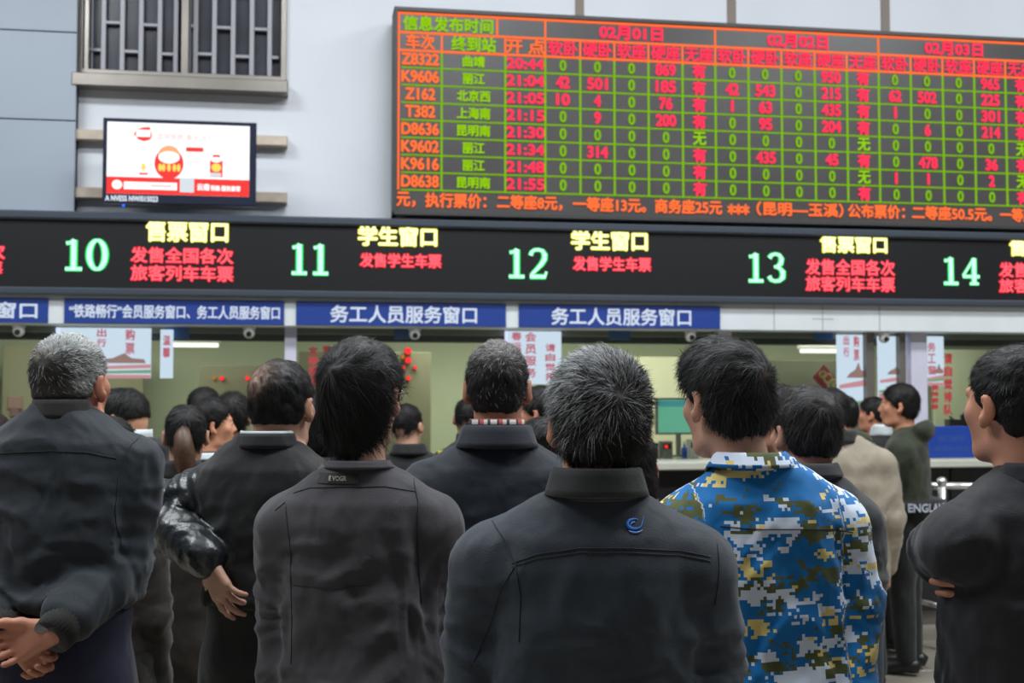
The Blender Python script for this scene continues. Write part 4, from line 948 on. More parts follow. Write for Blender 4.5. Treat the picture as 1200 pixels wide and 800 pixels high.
    if True:
        long_ = ht in ('bob', 'tail', 'long'); zlow = -.16 if ht == 'bob' else (-.13 if long_ else .14 - s['nape'])
        f = Field(ax_(-.14, .14), ax_(-.17, .14), ax_(-.34 if ht == 'long' else -.20, .17))
        if s['nape'] > .26: f.ell((0, -.030, -.085), (.050 + t, .056 + t, .078), .03)
        f.ell((0, -.012, .034), (.080 + t, .098 + t, .088 + t), .01); f.ell((0, -.042, -.022), (.066 + t, .056 + t, .066 + t * .6), .03)
        if s.get('puff'): f.ell((0, .03, .07), (.07 + t, .06, .055 + s['puff']), .03)
        if ht in ('bob', 'long'): f.ell((0, -.025, -.055), (.078 + t, .075 + t, .085), .03)
        if ht == 'long': f.cap((0, -.05, -.1), (0, -.075, -.3), .075, .05, .04)
        nrm = np.array([0, .76, -.65]); nrm /= np.linalg.norm(nrm); cut = nrm @ np.array([0, s.get('cuty', .014) + t * .3, -.012])
        if ht in ('bob', 'long'): nrm = np.array([0, .93, -.25]); nrm /= np.linalg.norm(nrm); cut = nrm @ np.array([0, .035, 0])
        for q in (-1, 1):
            if not long_: f.ell((q * .092, -.004, -.014), (.026, .027, .038), .006, True)
            f.ell((q * .075, .085, .0), (.035, .05, .055), .01, True)
        f.ell((0, .12, -.02), (.075, .055, .085), .01, True)
        pl = (nrm[1] * f.y[None, :, None] + nrm[2] * f.z[None, None, :] - cut).astype(np.float32); f.D = np.maximum(f.D, pl + 0 * f.D)
        if not long_: f.D = np.maximum(f.D, (zlow + .0 - f.z - .0)[None, None, :].astype(np.float32) + 0 * f.D)
        V, Q = f.mesh(); N = normals(V, Q); amp = s.get('ruffle', .003)
        V = V + N * (amp * (vnoise(V * 45, s['seed']) + .6 * vnoise(V * 110, 5)))[:, None]; N = normals(V, Q)
        gm = s['gm'] or (lambda P: np.full(len(P), 0.0)); base = np.array(s['hcol'])[None, :] * (1 + .25 * vnoise(V * 90, 8))[:, None]; gg = gm(V)[:, None] * .55
        hc = base * (1 - gg) + np.array(s['gray']) * gg; bald = s.get('bald')
        if bald: w = np.exp(-(np.linalg.norm(V - np.array(bald[0]), axis=1) / bald[1]) ** 2 * 1.5)[:, None]; hc = hc * (1 - w) + np.array([.30, .19, .14]) * w * bald[2] + hc * w * (1 - bald[2])
        Vs, Qs, Ts, cs = strands(V, N, rng, s['ns'] if not far else 2200, s['slen'], s.get('sww', .0012) if not far else .0022, s.get('whorl', (.01, -.085, .075)), s.get('lift', .25), s.get('down', .35), s['hcol'], s['gray'], gm, (nrm, cut), zlow - .02 if not long_ else None, bald, 0.0 if long_ else s.get('earclear', .036))
        o = np_mesh('hair', np.concatenate([V, Vs]), np.concatenate([Q, Qs + len(V)]), 'hair', r, np.concatenate([hc, cs]), extra=Ts + len(V)); o.matrix_local = TM
    if ht == 'tail':
        tp = MB(); c_ = s.get('tailcol', 'hair_brown'); tp.tube([(0, -.09, .03), (0, -.125, .0), (.005, -.13, -.06), (.01, -.115, -.13), (.0, -.105, -.21), (0, -.1, -.26)], [.016, .03, .038, .036, .026, .006], 14)
        tp.v = [(a + .004 * math.sin(c * 90 + a * 300), b, c) for a, b, c in tp.v]; o = tp.build('ponytail', c_, r, True); o.matrix_local = TM
        o = MB().tube([(0, -.085, .03), (0, -.10, .022)], .02, 12).build('hair_tie', 'plastic_black', r, True); o.matrix_local = TM
    # ---- jacket
    hem = zc - s['hem'] if s['hem'] < 3 else 0
    zz_ = np.array([hem - .05, zc - .75, zc - .60, zc - .40, zc - .25, zc - .14, zc - .09, zc - .055, zc - .03, zc - .01, zc + .02][::1]); cw = s['coatw']
    hw = np.array([.205, .205, .20, .188, .192, .185, .172, .142, .110, .078, .055]) * np.array([cw] * 6 + [1] * 5) * (sw / .25) ** .8; dp = np.array([.155, .15, .145, .132, .130, .120, .108, .090, .078, .068, .055]) * s['depthk']
    hw[6:] = [.158, .122, .094, .072, .055]; o_ = np.argsort(zz_); zz_, hw, dp = zz_[o_], hw[o_], dp[o_]
    hj = .016 if far else .0075
    wz_ = min(min(arms[q][1][2], arms[q][2][2]) for q in 'LR'); zlo_ = min(hem, wz_ - .06) - .03
    ex = [arms[q][i] for q in 'LR' for i in range(3)]; mn = np.min(ex, 0) - .12; mx_ = np.max(ex, 0) + .12
    f = Field(axis(min(mn[0], -.3), max(mx_[0], .3), hj), axis(min(mn[1], -.24), max(mx_[1], .24), hj), axis(zlo_, zc + .05, hj))
    def torso(X, Y, Z):
        w = np.interp(Z, zz_, hw); q = np.interp(Z, zz_, dp); cy = np.interp(Z, [zc - .7, zc - .2, zc - .05, zc + .02], [.0, .0, -.015, -.028]); rr = (np.abs(X / w) ** 2.5 + np.abs((Y - cy) / q) ** 2.5) ** (1 / 2.5)
        return np.maximum(np.maximum((rr - 1) * np.minimum(w, q), Z - (zc + .005)), hem - Z)
    f.add(torso, (-.32, -.2, hem), (.32, .2, zc + .02), .01)
    sr = s.get('sr', 1.0)
    for side, sg in (('R', 1), ('L', -1)):
        S, E_, W_ = arms[side]; f.cap((sg * .080, -.012, zc - .075), S + np.array([-sg * .01, 0, .010]), .056, .070 * sr, .035)
        f.cap(S, E_, .077 * sr, .063 * sr, .022); f.cap(E_, W_ - ((W_ - E_) / np.linalg.norm(W_ - E_) * .05 if s.get('cuffs') else 0), .063 * sr, (.052 if s.get('cuffs') else .047) * sr, .02)
        e = (W_ - E_) / np.linalg.norm(W_ - E_)
    if s.get('hood'): f.ell((hx * .5, -.10, zc - .015), (.115, .07, .07), .03); f.ell((hx * .5, -.055, zc + .045), (.085, .05, .035), .04, True)
    V, Q = f.mesh(); N = normals(V, Q); Vo = V.copy()
    # folds of the cloth
    am = s.get('fold', 1.0); lowf = np.clip((zc + .02 - V[:, 2]) / .25, .15, 1)
    n1 = vnoise(V * np.array([7, 7, 4.0]), s['seed']); n2 = 1 - 2 * np.abs(vnoise(V * np.array([9, 9, 13.0]) + n1[:, None] * .8, s['seed'] + 4)); n3 = 1 - 2 * np.abs(vnoise(V * np.array([17, 17, 11.0]) + n1[:, None] * 1.5, s['seed'] + 9))
    n4 = 1 - 2 * np.abs(vnoise(V * np.array([30, 30, 16.0]) + n2[:, None] * 1.2, s['seed'] + 13)); disp = (.009 * n1 + .0065 * n2 + .005 * n3 + .0022 * n4) * lowf * am
    for side in ('R', 'L'):        # sleeve wrinkles run across the arm, strongest at the elbow
        S, E_, W_ = arms[side]
        for A, B in ((S, E_), (E_, W_)):
            ab = B - A; L_ = np.linalg.norm(ab); tt = ((V - A) @ ab) / L_ ** 2; dist = np.linalg.norm(V - A - np.clip(tt, 0, 1)[:, None] * ab, axis=1)
            near = (dist < .095 * sr) & (tt > .12) & (tt < 1.02); el = np.abs(tt - (1 if A is S else 0)); ww = np.exp(-(el / .45) ** 2)
            ph = tt * L_ * 120 + 7.0 * vnoise(V * 9, s['seed'] + 3); disp += near * (.0038 * np.sin(ph) * (.1 + ww)) * (.5 + .5 * n2) * am * s.get('sleevefold', 1.0)
    if s.get('quilt'): disp += .010 * np.abs(np.sin(V[:, 2] * math.pi / .085)) ** .6
    for (x0, z0, x1, z1, a, w_) in s['folds']:
        A = np.array([x0, z0]); B = np.array([x1, z1]); ab = B - A; p = V[:, [0, 2]] - A; tt = np.clip((p @ ab) / (ab @ ab), 0, 1); dd = np.linalg.norm(p - tt[:, None] * ab, axis=1); disp += np.where(V[:, 1] < 0, a * np.exp(-(dd / w_) ** 2) * np.sin(math.pi * np.clip(tt * .9 + .08, 0, 1)), 0)
    V = V + N * disp[:, None]
    if s.get('ribhem'): pass
    arc = np.stack([np.arctan2(V[:, 0], -V[:, 1] + .12) * .26, V[:, 2], 0 * V[:, 0]], 1)
    for side, sg in (('R', 1), ('L', -1)):
        S, E_, W_ = arms[side]
        for A, B in ((S, E_), (E_, W_)):
            ab = B - A; tt = np.clip(((V - A) @ ab) / (ab @ ab), 0, 1); ax0 = A + tt[:, None] * ab; dv = V - ax0; mk = (np.linalg.norm(dv, axis=1) < .095) & (np.abs(V[:, 0]) > sw - .085)
            arc[mk, 0] = (np.arctan2(dv[:, 0] * sg, -dv[:, 1]) * .068)[mk] + .45 * sg
    jk = np_mesh(s.get('jname', 'jacket'), V, Q, s['jacket'], r, uv=arc)
    if s.get('sleeve_mat'):       # sleeves of another material: faces near the arms
        fc = V[Q].mean(1); mask = np.zeros(len(Q), bool)
        for side, sg in (('R', 1), ('L', -1)):
            S, E_, W_ = arms[side]
            for A, B in ((S, E_), (E_, W_)):
                ab = B - A; tt = np.clip(((fc - A) @ ab) / (ab @ ab), 0, 1); dist = np.linalg.norm(fc - A - tt[:, None] * ab, axis=1); mask |= (dist < .092) & ((np.abs(fc[:, 0]) > sw - .095) if A is S else (dist < .076))
        jk.data.materials.append(M[s['sleeve_mat']]); jk.data.polygons.foreach_set('material_index', mask.astype(np.int32)); jk.data.update()
    bv = BVHTree.FromPolygons([tuple(p) for p in V], [tuple(int(i) for i in q) for q in Q])
    def onback(x, z, o_=.0):
        h_ = bv.ray_cast(Vector((x, -1, z)), Vector((0, 1, 0)))
        return (h_[0] + h_[1] * o_) if h_[0] is not None else None
    def tol(q):
        if len(q) == 2: return q
        w_ = DP(q[0], q[1], q[2]) - r.location; w_.rotate(Matrix.Rotation(-ang, 3, 'Z')); return (w_.x, w_.z)
    for pts, rad in s['seams']:
        pts = [tol(q) for q in pts]
        P_ = []
        for (a, b) in zip(pts[:-1], pts[1:]):
            for q in range(8):
                tq = q / 8; h_ = onback(a[0] + (b[0] - a[0]) * tq, a[1] + (b[1] - a[1]) * tq, .0004)
                if h_ is not None: P_.append(h_)
        if len(P_) > 2: MB().tube(P_, rad, 6).build('seam', 'seam_dark', jk, True)
    # ---- collar
    ck = s.get('collar', 'stand'); ccx, ccy = hx * .45, -.034 + (hy - .015) * .4; cm = s.get('collar_mat', 'collar_black')
    if ck == 'stand': collar_ring('collar', ccx, ccy, zc - s.get('cb', .03), zc + s.get('ch', .035), .078 * s.get('cs', 1), .068 * s.get('cs', 1), cm, r)
    elif ck == 'fold': collar_ring('collar', ccx, ccy, zc - .02, zc + s.get('ch', .035), .070, .064, cm, r, fold=(s.get('cr', .084), zc - .014), gap=.45)
    elif ck == 'suit': collar_ring('collar', ccx, ccy, zc - .02, zc + .022, .080, .073, cm, r, fold=(.098, zc - .03), gap=.6)
    if s.get('inner'): collar_ring('shirt_collar', ccx, ccy, zc - .01, zc + s.get('ich', .045), .068, .064, s['inner'], r, gap=.2)
    # ---- cuffs
    if s.get('cuffs'):
        for side in s['cuffs']:
            S, E_, W_ = arms[side]; e = Vector(W_ - E_).normalized(); A = Vector(W_) - e * .055; c = MB(); c.tube([A, A + e * .02, A + e * .05, A + e * .085, A + e * .085], [.052, .050, .046, .043, .028], 60)
            for i in range(len(c.v)):
                p = Vector(c.v[i]); ax0 = A + e * (p - A).dot(e); kq = i % 60; c.v[i] = tuple(ax0 + (p - ax0) * (1 + (.035 if kq % 2 else -.02)))
            c.build('cuff', 'knit_black', jk, True)
    # ---- trousers and shoes
    zl = .06; f = Field(axis(-.28, .28, .02), axis(-.2, .2, .02), axis(.02, hip + .3, .02)); f.ell((0, 0, hip + .05), (.178, .13, .17), .05); f.ell((0, 0, hip + .2), (.165, .125, .2), .03)
    for sg in (1, -1):
        f.cap((sg * .085, 0, hip - .02), (sg * .10, .01, .27 * H), .098, .072, .03); f.cap((sg * .10, .01, .27 * H), (sg * .105, -.01, .10), .072, .060, .02)
    f.D = np.maximum(f.D, (.05 - f.z)[None, None, :].astype(np.float32) + 0 * f.D); f.D = np.maximum(f.D, (f.z - (hip + .24))[None, None, :].astype(np.float32) + 0 * f.D)
    V, Q = f.mesh(); N = normals(V, Q); V = V + N * (.008 * vnoise(V * np.array([14, 14, 9.0]), s['seed']))[:, None]; np_mesh('trousers', V, Q, s['trouser'], r)
    for sg in (1, -1):
        sh = MB(); sh.tube([(sg * .105, -.085, .045), (sg * .105, -.06, .055), (sg * .108, 0, .06), (sg * .112, .07, .045), (sg * .115, .14, .033), (sg * .115, .185, .030)], [.03, .042, .046, .046, .042, .02], 14)
        sh.v = [(a, b, max(c, .004)) for a, b, c in sh.v]; sh.build('shoe', 'shoe_black', r, True)
    return dict(root=r, jacket=jk, onback=onback, H=H, zc=zc, hip=hip, TM=TM, arms=arms, ang=ang)
mat('hair_brown', (0.075, 0.034, 0.018), 0.5, var=.3, vscale=60); mat('hair_black', (0.01, 0.009, 0.009), 0.5)
def px_local(R_, px, py, d):
    """hall position seen at px,py,d in a person's own frame (x, z)"""
    p = DP(px, py, d) - R_['root'].location; p.rotate(Matrix.Rotation(-R_['ang'], 3, 'Z')); return p
# ================================================================== the crowd
def zpx(py, d): return DP(600, py, d).z
LAT = lambda dpx, d: dpx * d / FPX
# centre: salt-and-pepper hair, dark jacket
def pn(*c): return [tuple(c)]
d = 2.2
L_ = lambda px, py: (px, py, 2.08)
center = build_person(dict(label='man with spiky salt and pepper hair in dark jacket with blue swoosh logo', px=693, hpx=702, d=2.2, top=401, sw=.248, nk=.012, seed=11, jacket='jacket_dark_grey', collar='fold', ch=.030, hairt=.003, earclear=.046, ns=24000, sww=.0009, slen=.028, lift=.55, down=.25, ruffle=.004,
    hcol=(.013, .012, .012), gray=(.36, .37, .38), gm=lambda P: np.clip(.14 + (P[:, 2] - .0) * 4.2 - P[:, 0] * 1.2, .015, .62), whorl=(.022, -.10, .045), hyaw=3, hs=1.03, bald=((.022, -.112, .045), .009, .3), skin=(1.05, .95, .9),
    arms=dict(R=(('p', 822, 775, 2.2), ('p', 815, 930, 2.15)), L=(('p', 562, 760, 2.2), ('p', 545, 930, 2.15))),
    seams=[([L_(600, 662), L_(630, 650), L_(680, 642), L_(740, 642), L_(800, 648), L_(842, 657)], .0011), ([L_(600, 666), L_(630, 655), L_(680, 647), L_(740, 647), L_(800, 653), L_(842, 662)], .0011),
           ([L_(568, 606), L_(590, 634), L_(604, 662), L_(610, 700), L_(608, 760)], .0014), ([L_(848, 640), L_(848, 670), L_(842, 720)], .0012), ([L_(604, 664), L_(588, 690), L_(570, 750), L_(545, 800)], .0011)],
    folds=[(-.10, 1.30, -.04, 1.05, -.006, .03), (.06, 1.32, .13, 1.06, .006, .03), (.16, 1.32, .10, 1.12, -.005, .02), (-.02, 1.31, .02, 1.12, .004, .03), (.0, 1.12, .2, 1.16, -.004, .012), (-.15, 1.16, .05, 1.2, .0035, .012)]))
# blue swoosh logo on its back
lg = MB(); lg2 = MB()
def swoosh(mb, c, R0, a0, a1, w, tail=0, sq=.62):
    pts = []
    for i in range(25):
        t = a0 + (a1 - a0) * i / 24; p = center['onback'](c[0] + R0 * math.cos(t), c[1] + R0 * sq * math.sin(t), .0012)
        if p: pts.append((p, w * math.sin(math.pi * min(i + 2, 24) / 26) + .0003))
    if tail:
        for q in (1, 2, 3):
            p = center['onback'](c[0] + R0 * math.cos(a1) + tail * q * .35, c[1] + R0 * sq * math.sin(a1) + tail * q * .9, .0012)
            if p: pts.append((p, w * (.5 - .14 * q)))
    mb.tube([p for p, _ in pts], [w_ for _, w_ in pts], 6)
c_ = px_local(center, 743, 614, 2.1); cc = (c_.x, c_.z)
swoosh(lg, cc, .0125, math.radians(60), math.radians(345), .0030, .0055); lg.build('logo', 'thread_blue', center['jacket'], True)
swoosh(lg2, (cc[0] + .001, cc[1] - .0015), .0075, math.radians(80), math.radians(200), .0014); swoosh(lg2, (cc[0] + .001, cc[1] - .0045), .0145, math.radians(215), math.radians(330), .0013); lg2.build('logo_highlight', 'thread_light', center['jacket'], True)

# left centre: black hair, brownish grey jacket, glasses
d = 2.8; G_ = lambda px, py: (px, py, 2.68)
gman = build_person(dict(label='black haired man with glasses in brownish grey jacket with small lettered patch', px=424, hpx=424, d=2.8, top=391, sw=.232, nk=-.025, nape=.30, seed=5, jacket='jacket_brown_grey', collar='stand', collar_mat='jacket_brown_grey', ch=.006, cb=.010, cs=.92, hairt=.011, earclear=.046, ns=9000, slen=.042, lift=.10, down=.6, hs=1.03, cuty=.02,
    gray=(.05, .05, .05), gm=lambda P: np.clip(.1 + (P[:, 2]) * 3, 0, .5), whorl=(-.018, -.10, .055), hyaw=-18, bald=((-.018, -.108, .055), .009, .5), trouser='trouser_black',
    arms=dict(L=(('p', 335, 700, 2.82), ('p', 330, 830, 2.78)), R=(('p', 516, 700, 2.86), ('p', 512, 820, 2.75))),
    seams=[([G_(338, 580), G_(360, 573), G_(400, 571), G_(450, 571), G_(490, 579)], .0012), ([G_(318, 600), G_(330, 590), G_(338, 640), G_(340, 700), G_(340, 790)], .0012), ([G_(480, 560), G_(488, 590), G_(488, 650), G_(492, 720)], .0014), ([G_(340, 686), G_(400, 688), G_(440, 684)], .0007)],
    folds=[(.12, 1.36, .17, 1.05, -.012, .02), (.06, 1.32, .15, 1.0, -.007, .025), (-.02, 1.22, .03, 1.13, -.006, .02), (-.10, 1.3, -.02, 1.12, .005, .03), (.02, 1.3, .08, 1.2, .004, .02)]))
def back_text(Rp, px, py, d, txt, w, h, m, patch=None):
    c = px_local(Rp, px, py, d); 
    if patch:
        P = MB(); n = 8; v = []; 
        for i in range(n + 1):
            for j in (0, 1):
                p = Rp['onback'](c.x + (i / n - .5) * patch[0], c.z + (j - .5) * patch[1], 0); v.append((p.x, p.y - .0025, p.z) if p else (c.x, 0, c.z))
        P.add(v, [(2 * i, 2 * i + 2, 2 * i + 3, 2 * i + 1) for i in range(n)]); P.build('patch', 'patch_dark', Rp['jacket'])
    T_ = MB(); text(T_, txt, c.x - w / 2, c.x + w / 2, c.z - h / 2, c.z + h / 2, 0, .0006)
    out = []
    for p in T_.v:
        q = Rp['onback'](p[0], p[2], 0); out.append((p[0], q.y - .004, p[2]) if q else p)
    T_.v = out; T_.build('lettering', m, Rp['jacket'])
back_text(gman, 393, 561.5, 2.67, 'E VOGR', .040, .011, 'thread_cream', (.095, .022))
e0 = gman['TM']; gl_ = MB()
for q in (-1, 1):
    gl_.tube([(q * .031 + .024 * math.cos(t), .102, .004 + .017 * math.sin(t)) for t in [2 * math.pi * i / 20 for i in range(21)]], .0014, 6); gl_.tube([(q * .055, .10, .008), (q * .074, .085, .008), (q * .083, .0, .006)], .0014, 6)
gl_.tube([(-.007, .104, .008), (.007, .104, .008)], .0013, 6); o = gl_.build('glasses', 'glasses_metal', gman['root'], True); o.matrix_local = e0

# left edge: grey haired older man, hands clasped behind his back
A_ = lambda px, py: (px, py, 2.83)
hz_ = zpx(757, 2.8)
aman = build_person(dict(label='older man with grey hair clasping his hands behind his dark padded jacket', px=76, hpx=83, d=2.95, top=381, nk=.07, nape=.17, pitch=-6, cs=.88, sw=.232, seed=7, jacket='jacket_navy_black', collar='stand', collar_mat='knit_black', ch=.014, hairt=.001, ns=9000, slen=.018, lift=.35, down=.3, hem=.455, hyaw=-14, hs=1.0,
    hcol=(.035, .032, .031), gray=(.42, .43, .42), gm=lambda P: np.clip((P[:, 2] - .065) * 22, 0, .85) + np.clip((P[:, 0] - .045) * 20, 0, .5) * (P[:, 2] > -.02) + .10, whorl=(.0, -.09, .06), bald=((-.02, -.09, .085), .03, .25), trouser='trouser_navy', skin=(.92, .72, .66), cuffs='RL', fold=1.3, depthk=1.05,
    arms=dict(R=(('p', 145, 655, 2.95), ('p', 70, 736, 2.75)), L=(('p', -62, 650, 2.98), ('p', 6, 736, 2.80))), fine='RL',
    hands=dict(R=dict(f=(-.88, -.03, -.34), n=(0, -1, .1), s=(-.4, 0, .8), curl=(.45, .7, .5), thumb=(.8, .45, .2), sc=1.0), L=dict(f=(.72, .0, -.62), n=(0, -1, 0), s=(.5, 0, .75), curl=(.7, .95, .6), thumb=(.72, .62, .45), spread=.05, sc=1.03)),
    seams=[([A_(-20, 532), A_(20, 530), A_(60, 528), A_(100, 530), A_(136, 539)], .0012), ([A_(150, 508), A_(142, 530), A_(134, 560), A_(132, 600), A_(136, 650)], .0014)],
    folds=[(.02, 1.25, -.15, 1.12, .008, .03), (.05, 1.3, -.1, 1.2, -.006, .02), (-.1, 1.1, .08, 1.16, .006, .02)]))

# bald spot man, leather sleeves, hand on hip
F_ = lambda px, py: (LAT(px - 308, 3.25), zpx(py, 3.25))
fman = build_person(dict(label='balding man in black jacket with shiny leather sleeves and hand on hip', px=314, hpx=329, d=3.25, top=413, nk=.045, nape=.19, sw=.20, yaw=-14, seed=21, jacket='jacket_black', sleeve_mat='leather', collar='stand', collar_mat='jacket_black', ch=.006, hairt=.001, ns=6000, slen=.024, lift=.05, down=.6, hyaw=-4,
    hcol=(.010, .010, .010), whorl=(-.01, -.06, .09), bald=((-.03, -.080, .068), .05, 1.0), inner='shirt_white', ich=.012, hem=.43, trouser='trouser_black', sleevefold=1.8, sr=1.05,
    arms=dict(L=(('p', 186, 600, 3.3), ('p', 240, 652, 3.13)), R=(('p', 436, 600, 3.32), ('p', 386, 650, 3.10))), fine='L',
    hands=dict(L=dict(f=(.50, -.12, -.75), n=(.2, .7, .25), s=(-.3, .6, .35), curls=[(.2, .35, .2), (.3, .4, .3), (.35, .5, .3), (.3, .4, .3)], thumb=(.2, .8, .4), spread=.16), R=dict(f=(-.85, -.1, -.2), n=(-.1, .9, .1), s=(.0, .3, .8), curl=(.3, .5, .3)))))
# man in dark navy coat with plaid shirt collar
jman = build_person(dict(label='man with short greying hair in navy coat over a plaid shirt collar', px=582, hpx=583, d=3.2, top=391, sw=.25, nape=.21, seed=31, jacket='coat_navy', collar='suit', collar_mat='coat_navy', ch=.0, hairt=.001, ns=8000, slen=.015, lift=.4, down=.3, hem=.6, hyaw=-4,
    hcol=(.016, .014, .014), gray=(.28, .26, .25), gm=lambda P: np.clip((P[:, 2] - .035) * 7, 0, .6) + .05, whorl=(.02, -.08, .07), inner='plaid', ich=.042, skin=(1, .88, .82)))
# camouflage man
N_ = lambda px, py: (LAT(px - 898, 2.6), zpx(py, 2.6))
nman = build_person(dict(label='tall black haired man in bright blue digital camouflage jacket looking left', px=888, hpx=853, d=2.66, top=391, sw=.235, nk=-.0, nape=.235, seed=41, jacket='camouflage', collar='fold', collar_mat='camouflage_collar' if False else 'camouflage', ch=.012, cr=.088, hairt=.004, ns=12000, slen=.032, lift=.22, down=.4, yaw=8, hyaw=21, hs=1.05, pitch=4,
    hcol=(.0095, .009, .009), gray=(.04, .04, .04), gm=lambda P: np.full(len(P), .3), whorl=(.012, -.10, .045), bald=((.012, -.108, .045), .009, .5), fold=.8, trouser='trouser_navy', puff=.012,
    arms=dict(R=(('p', 996, 705, 2.68), ('p', 994, 830, 2.60)), L=((-.24, .03, 1.14), (-.20, .14, .93))),
    seams=[([(-.12, 1.335), (-.05, 1.33), (.05, 1.328), (.12, 1.325), (.18, 1.315)], .0012)], folds=[(.13, 1.36, .19, 1.05, -.01, .018), (-.05, 1.28, .03, 1.05, .006, .03)]))
# man in slate jacket beside it
oman = build_person(dict(label='shorter dark haired man in slate grey jacket right of the camouflage jacket', px=937, hpx=944, d=3.15, top=444, arms=dict(R=(('p', 1000, 690, 3.12), ('p', 985, 810, 3.02)), L=((-.21, -.02, 1.05), (-.20, .05, .80))), sw=.205, nk=.03, nape=.20, seed=51, jacket='jacket_slate', collar='fold', collar_mat='jacket_slate', ch=.015, hairt=.004, ns=7000, slen=.035, lift=.12, down=.5, hyaw=22, hs=.98, hcol=(.010, .009, .009), gray=(.05, .045, .045), gm=lambda P: np.full(len(P), .35), whorl=(0, -.09, .07), bald=((-.01, -.09, .075), .02, .1)))
# right edge: black jacket, arms crossed
tman = build_person(dict(label='young man in black jacket with crossed arms at the right edge', px=1198, hpx=1192, d=2.5, top=393, coatw=.93, sw=.24, nape=.21, seed=61, jacket='jacket_right', collar='stand', collar_mat='jacket_right', ch=.01, hairt=.000, ns=9000, slen=.012, lift=.5, down=.2, yaw=22, hyaw=4, hs=1.02, hcol=(.0085, .008, .008), hem=.62,
    skin=(.95, .8, .72), whorl=(.01, -.08, .07), arms=dict(L=(('p', 1104, 645, 2.60), ('p', 1185, 655, 2.85)), R=((.245, .10, 1.12), ('p', 1183, 680, 2.50))), fine='R',
    hands=dict(R=dict(f=(-.93, -.10, -.05), n=(-.1, .95, 0), s=(-.1, -.1, .9), curl=(.35, .6, .4)), L=dict(f=(.9, .1, .1), n=(0, -1, 0), s=(0, 0, 1), curl=(.2, .3, .2)))))
# ---- further back
def far(label, px, hpx, d, top, jacket, **k):
    a = dict(label=label, px=px, hpx=hpx, d=d, top=top, jacket=jacket, far=True, ns=700, seed=abs(int(px)) + 3); a.update(k); return build_person(a)
far('young man with swept black hair and white collar in black padded coat', 162, 148, 5.1, 451, 'puffer_black', yaw=35, hyaw=35, pitch=16, nape=.16, cuty=-.004, hem=.85, inner='shirt_white', ich=.08, hood=True, hairt=.004, quilt=True, sw=.25, collar='none', puff=.01, skin=(1.25, 1.15, 1.0))
far('person with black bobbed hair right behind the grey haired man', 128, 129, 4.0, 481, 'brown_coat', hair='bob', hairt=.0, sw=.19, female=True, hem=.8)
far('person with round black hair behind the woman in profile', 240, 239, 6.75, 450, 'jacket_black', hairt=.006)
cw = far('woman seen in profile with pinned black hair and light patterned scarf', 246, 246, 5.6, 462, 'brown_coat', yaw=-30, hyaw=-38, hairt=.006, female=True, hem=.8, skin=(1.2, 1.0, .85), sw=.215, collar='stand', collar_mat='scarf_light' if False else 'shirt_white', ch=.0)
far('woman with long brown ponytail in a dark coat', 214, 217, 4.45, 467, 'brown_coat', hair='tail', hairt=-.003, female=True, hem=.8, sw=.20, hs=.93, hyaw=10)
far('person with dark hair and blue grey jacket at the end of the queue', 204, 214, 7.4, 470, 'blue_grey', hairt=.0, sw=.23)
far('person with tousled black hair and maroon collar', 281, 273, 6.1, 456, 'maroon', hairt=.006, slen=.05, sw=.22, hs=.98)
far('long haired person in black between the balding man and the glasses man', 378, 380, 3.9, 450, 'jacket_black', hair='bob', hairt=.004, sw=.22, female=True, hs=1.0, skin=(1.2, 1, .9))
far('person in navy cap and black coat right of the glasses man', 482, 478, 6.7, 468, 'jacket_black', hair='cap', sw=.25, collar='suit', collar_mat='jacket_black', hyaw=-25)
im = far('person in black cap and coat with small yellow shoulder mark behind the navy coat', 552, 548, 7.3, 462, 'jacket_black', hair='cap', sw=.24)
p = im['onback'](-.17, im['zc'] - .10, .002)
if p: tag(MB().bbox(-.02, .02, -.004, .01, -.03, .03, .002).build('yellow_mark', 'reflective_yellow', im['jacket'], loc=p))
far('person seen in profile facing left behind the navy coat collar', 640, 634, 5.2, 446, 'blue_grey', yaw=60, hyaw=15, sw=.22, skin=(1.2, 1, .9))
far('short person with black hair and blue grey jacket between two greying men', 630, 634, 4.3, 482, 'blue_grey', hairt=.0, sw=.20, hs=.95, yaw=30)
far('short person in black close behind the salt and pepper haired man', 742, 738, 3.65, 495, 'jacket_black', hair='bob', hairt=.004, sw=.21, female=True, hs=.95)
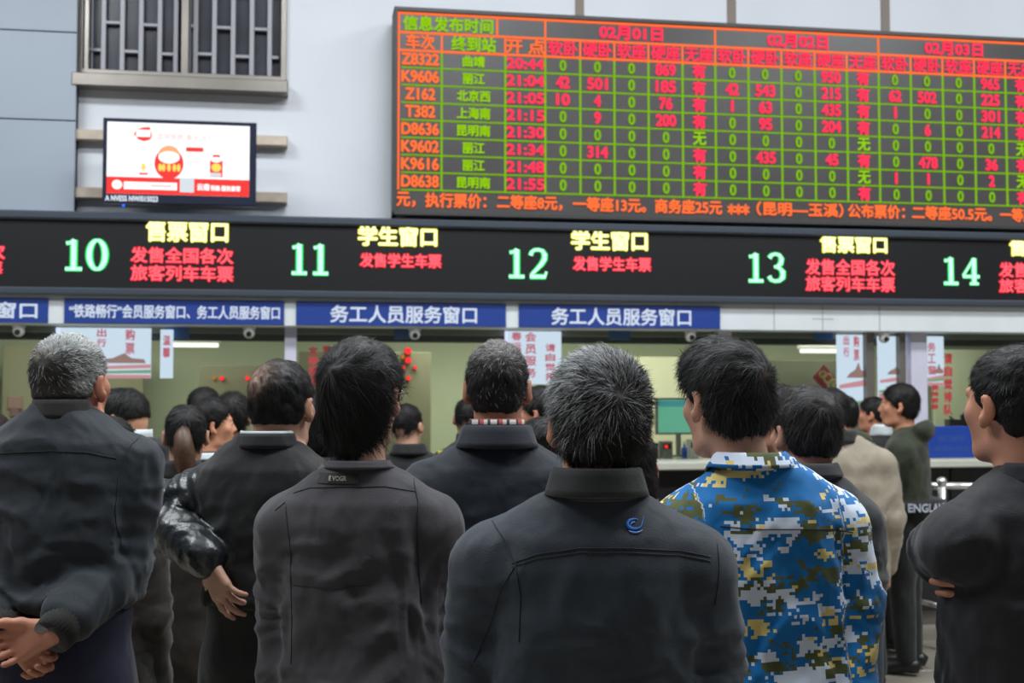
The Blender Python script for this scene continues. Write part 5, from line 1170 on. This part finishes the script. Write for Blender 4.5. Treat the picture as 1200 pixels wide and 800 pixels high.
far('man facing left seen between the camouflage man and the slate jacket', 925, 913, 4.3, 444, 'coat_navy', yaw=45, hyaw=45, sw=.23, skin=(1.15, .95, .88))
far('person in long beige coat and dark jeans behind the slate jacket', 992, 974, 6.3, 451, 'coat_beige', hair='short', hairt=.008, hem=.73, trouser='trouser_jeans', sw=.25, coatw=.95, seed=3)
far('person in olive hooded coat behind the beige coat', 999, 984, 6.85, 458, 'coat_olive', hood=True, collar='none', hem=.7, sw=.24, hyaw=60)
far('small black haired person with white collar and black backpack', 1028, 1024, 7.75, 461, 'jacket_black', hs=.92, yaw=40, hyaw=25, inner='shirt_white', ich=.06, collar='none', sw=.22, skin=(.95, .75, .65))
rm = far('young man in dark green hooded coat facing left near the barrier', 1060, 1056, 7.25, 446, 'coat_green', yaw=62, hyaw=10, hood=True, collar='none', hem=.45, hs=1.08, sw=.24, skin=(1.0, .8, .68), hairt=.004, jname='coat', arms=dict(L=((-.20, .06, 1.13), (-.10, .27, 1.12)), R=((.20, .06, 1.13), (.10, .27, 1.12))))
def wrap_text(Rp, txt, z, h, a0, a1, m):
    """white print running round the hem of the coat"""
    T_ = MB(); W = .42; text(T_, txt, -W / 2, W / 2, -h / 2, h / 2, 0, .002); out = []
    for p in T_.v:
        a = math.radians(a0 + (a1 - a0) * (p[0] / W + .5)); o_ = Vector((0, 0, z + p[2])); dr = Vector((math.cos(a), math.sin(a), 0)); out.append(tuple(o_ + dr * .232))
    T_.v = out; T_.build('hem_lettering', m, Rp['jacket'])
wrap_text(rm, 'W ENGLAND', rm['zc'] - .455, .05, 172, 262, 'print_white')
bnd = MB(); bnd.tube([(0, 0, rm['zc'] - .49), (0, 0, rm['zc'] - .42)], .225, 32); bnd.build('hem_band', 'jacket_black', rm['jacket'], True)
far('person in red jacket mostly hidden behind the man with crossed arms', 1184, 1186, 4.4, 468, 'red_cloth', sw=.20, hairt=.0, hs=.95, inner='shirt_white')
far('distant person with brown hair at the far left edge', -8, -6, 6.5, 480, 'brown_coat', hs=.95, hcol=(.03, .022, .018))
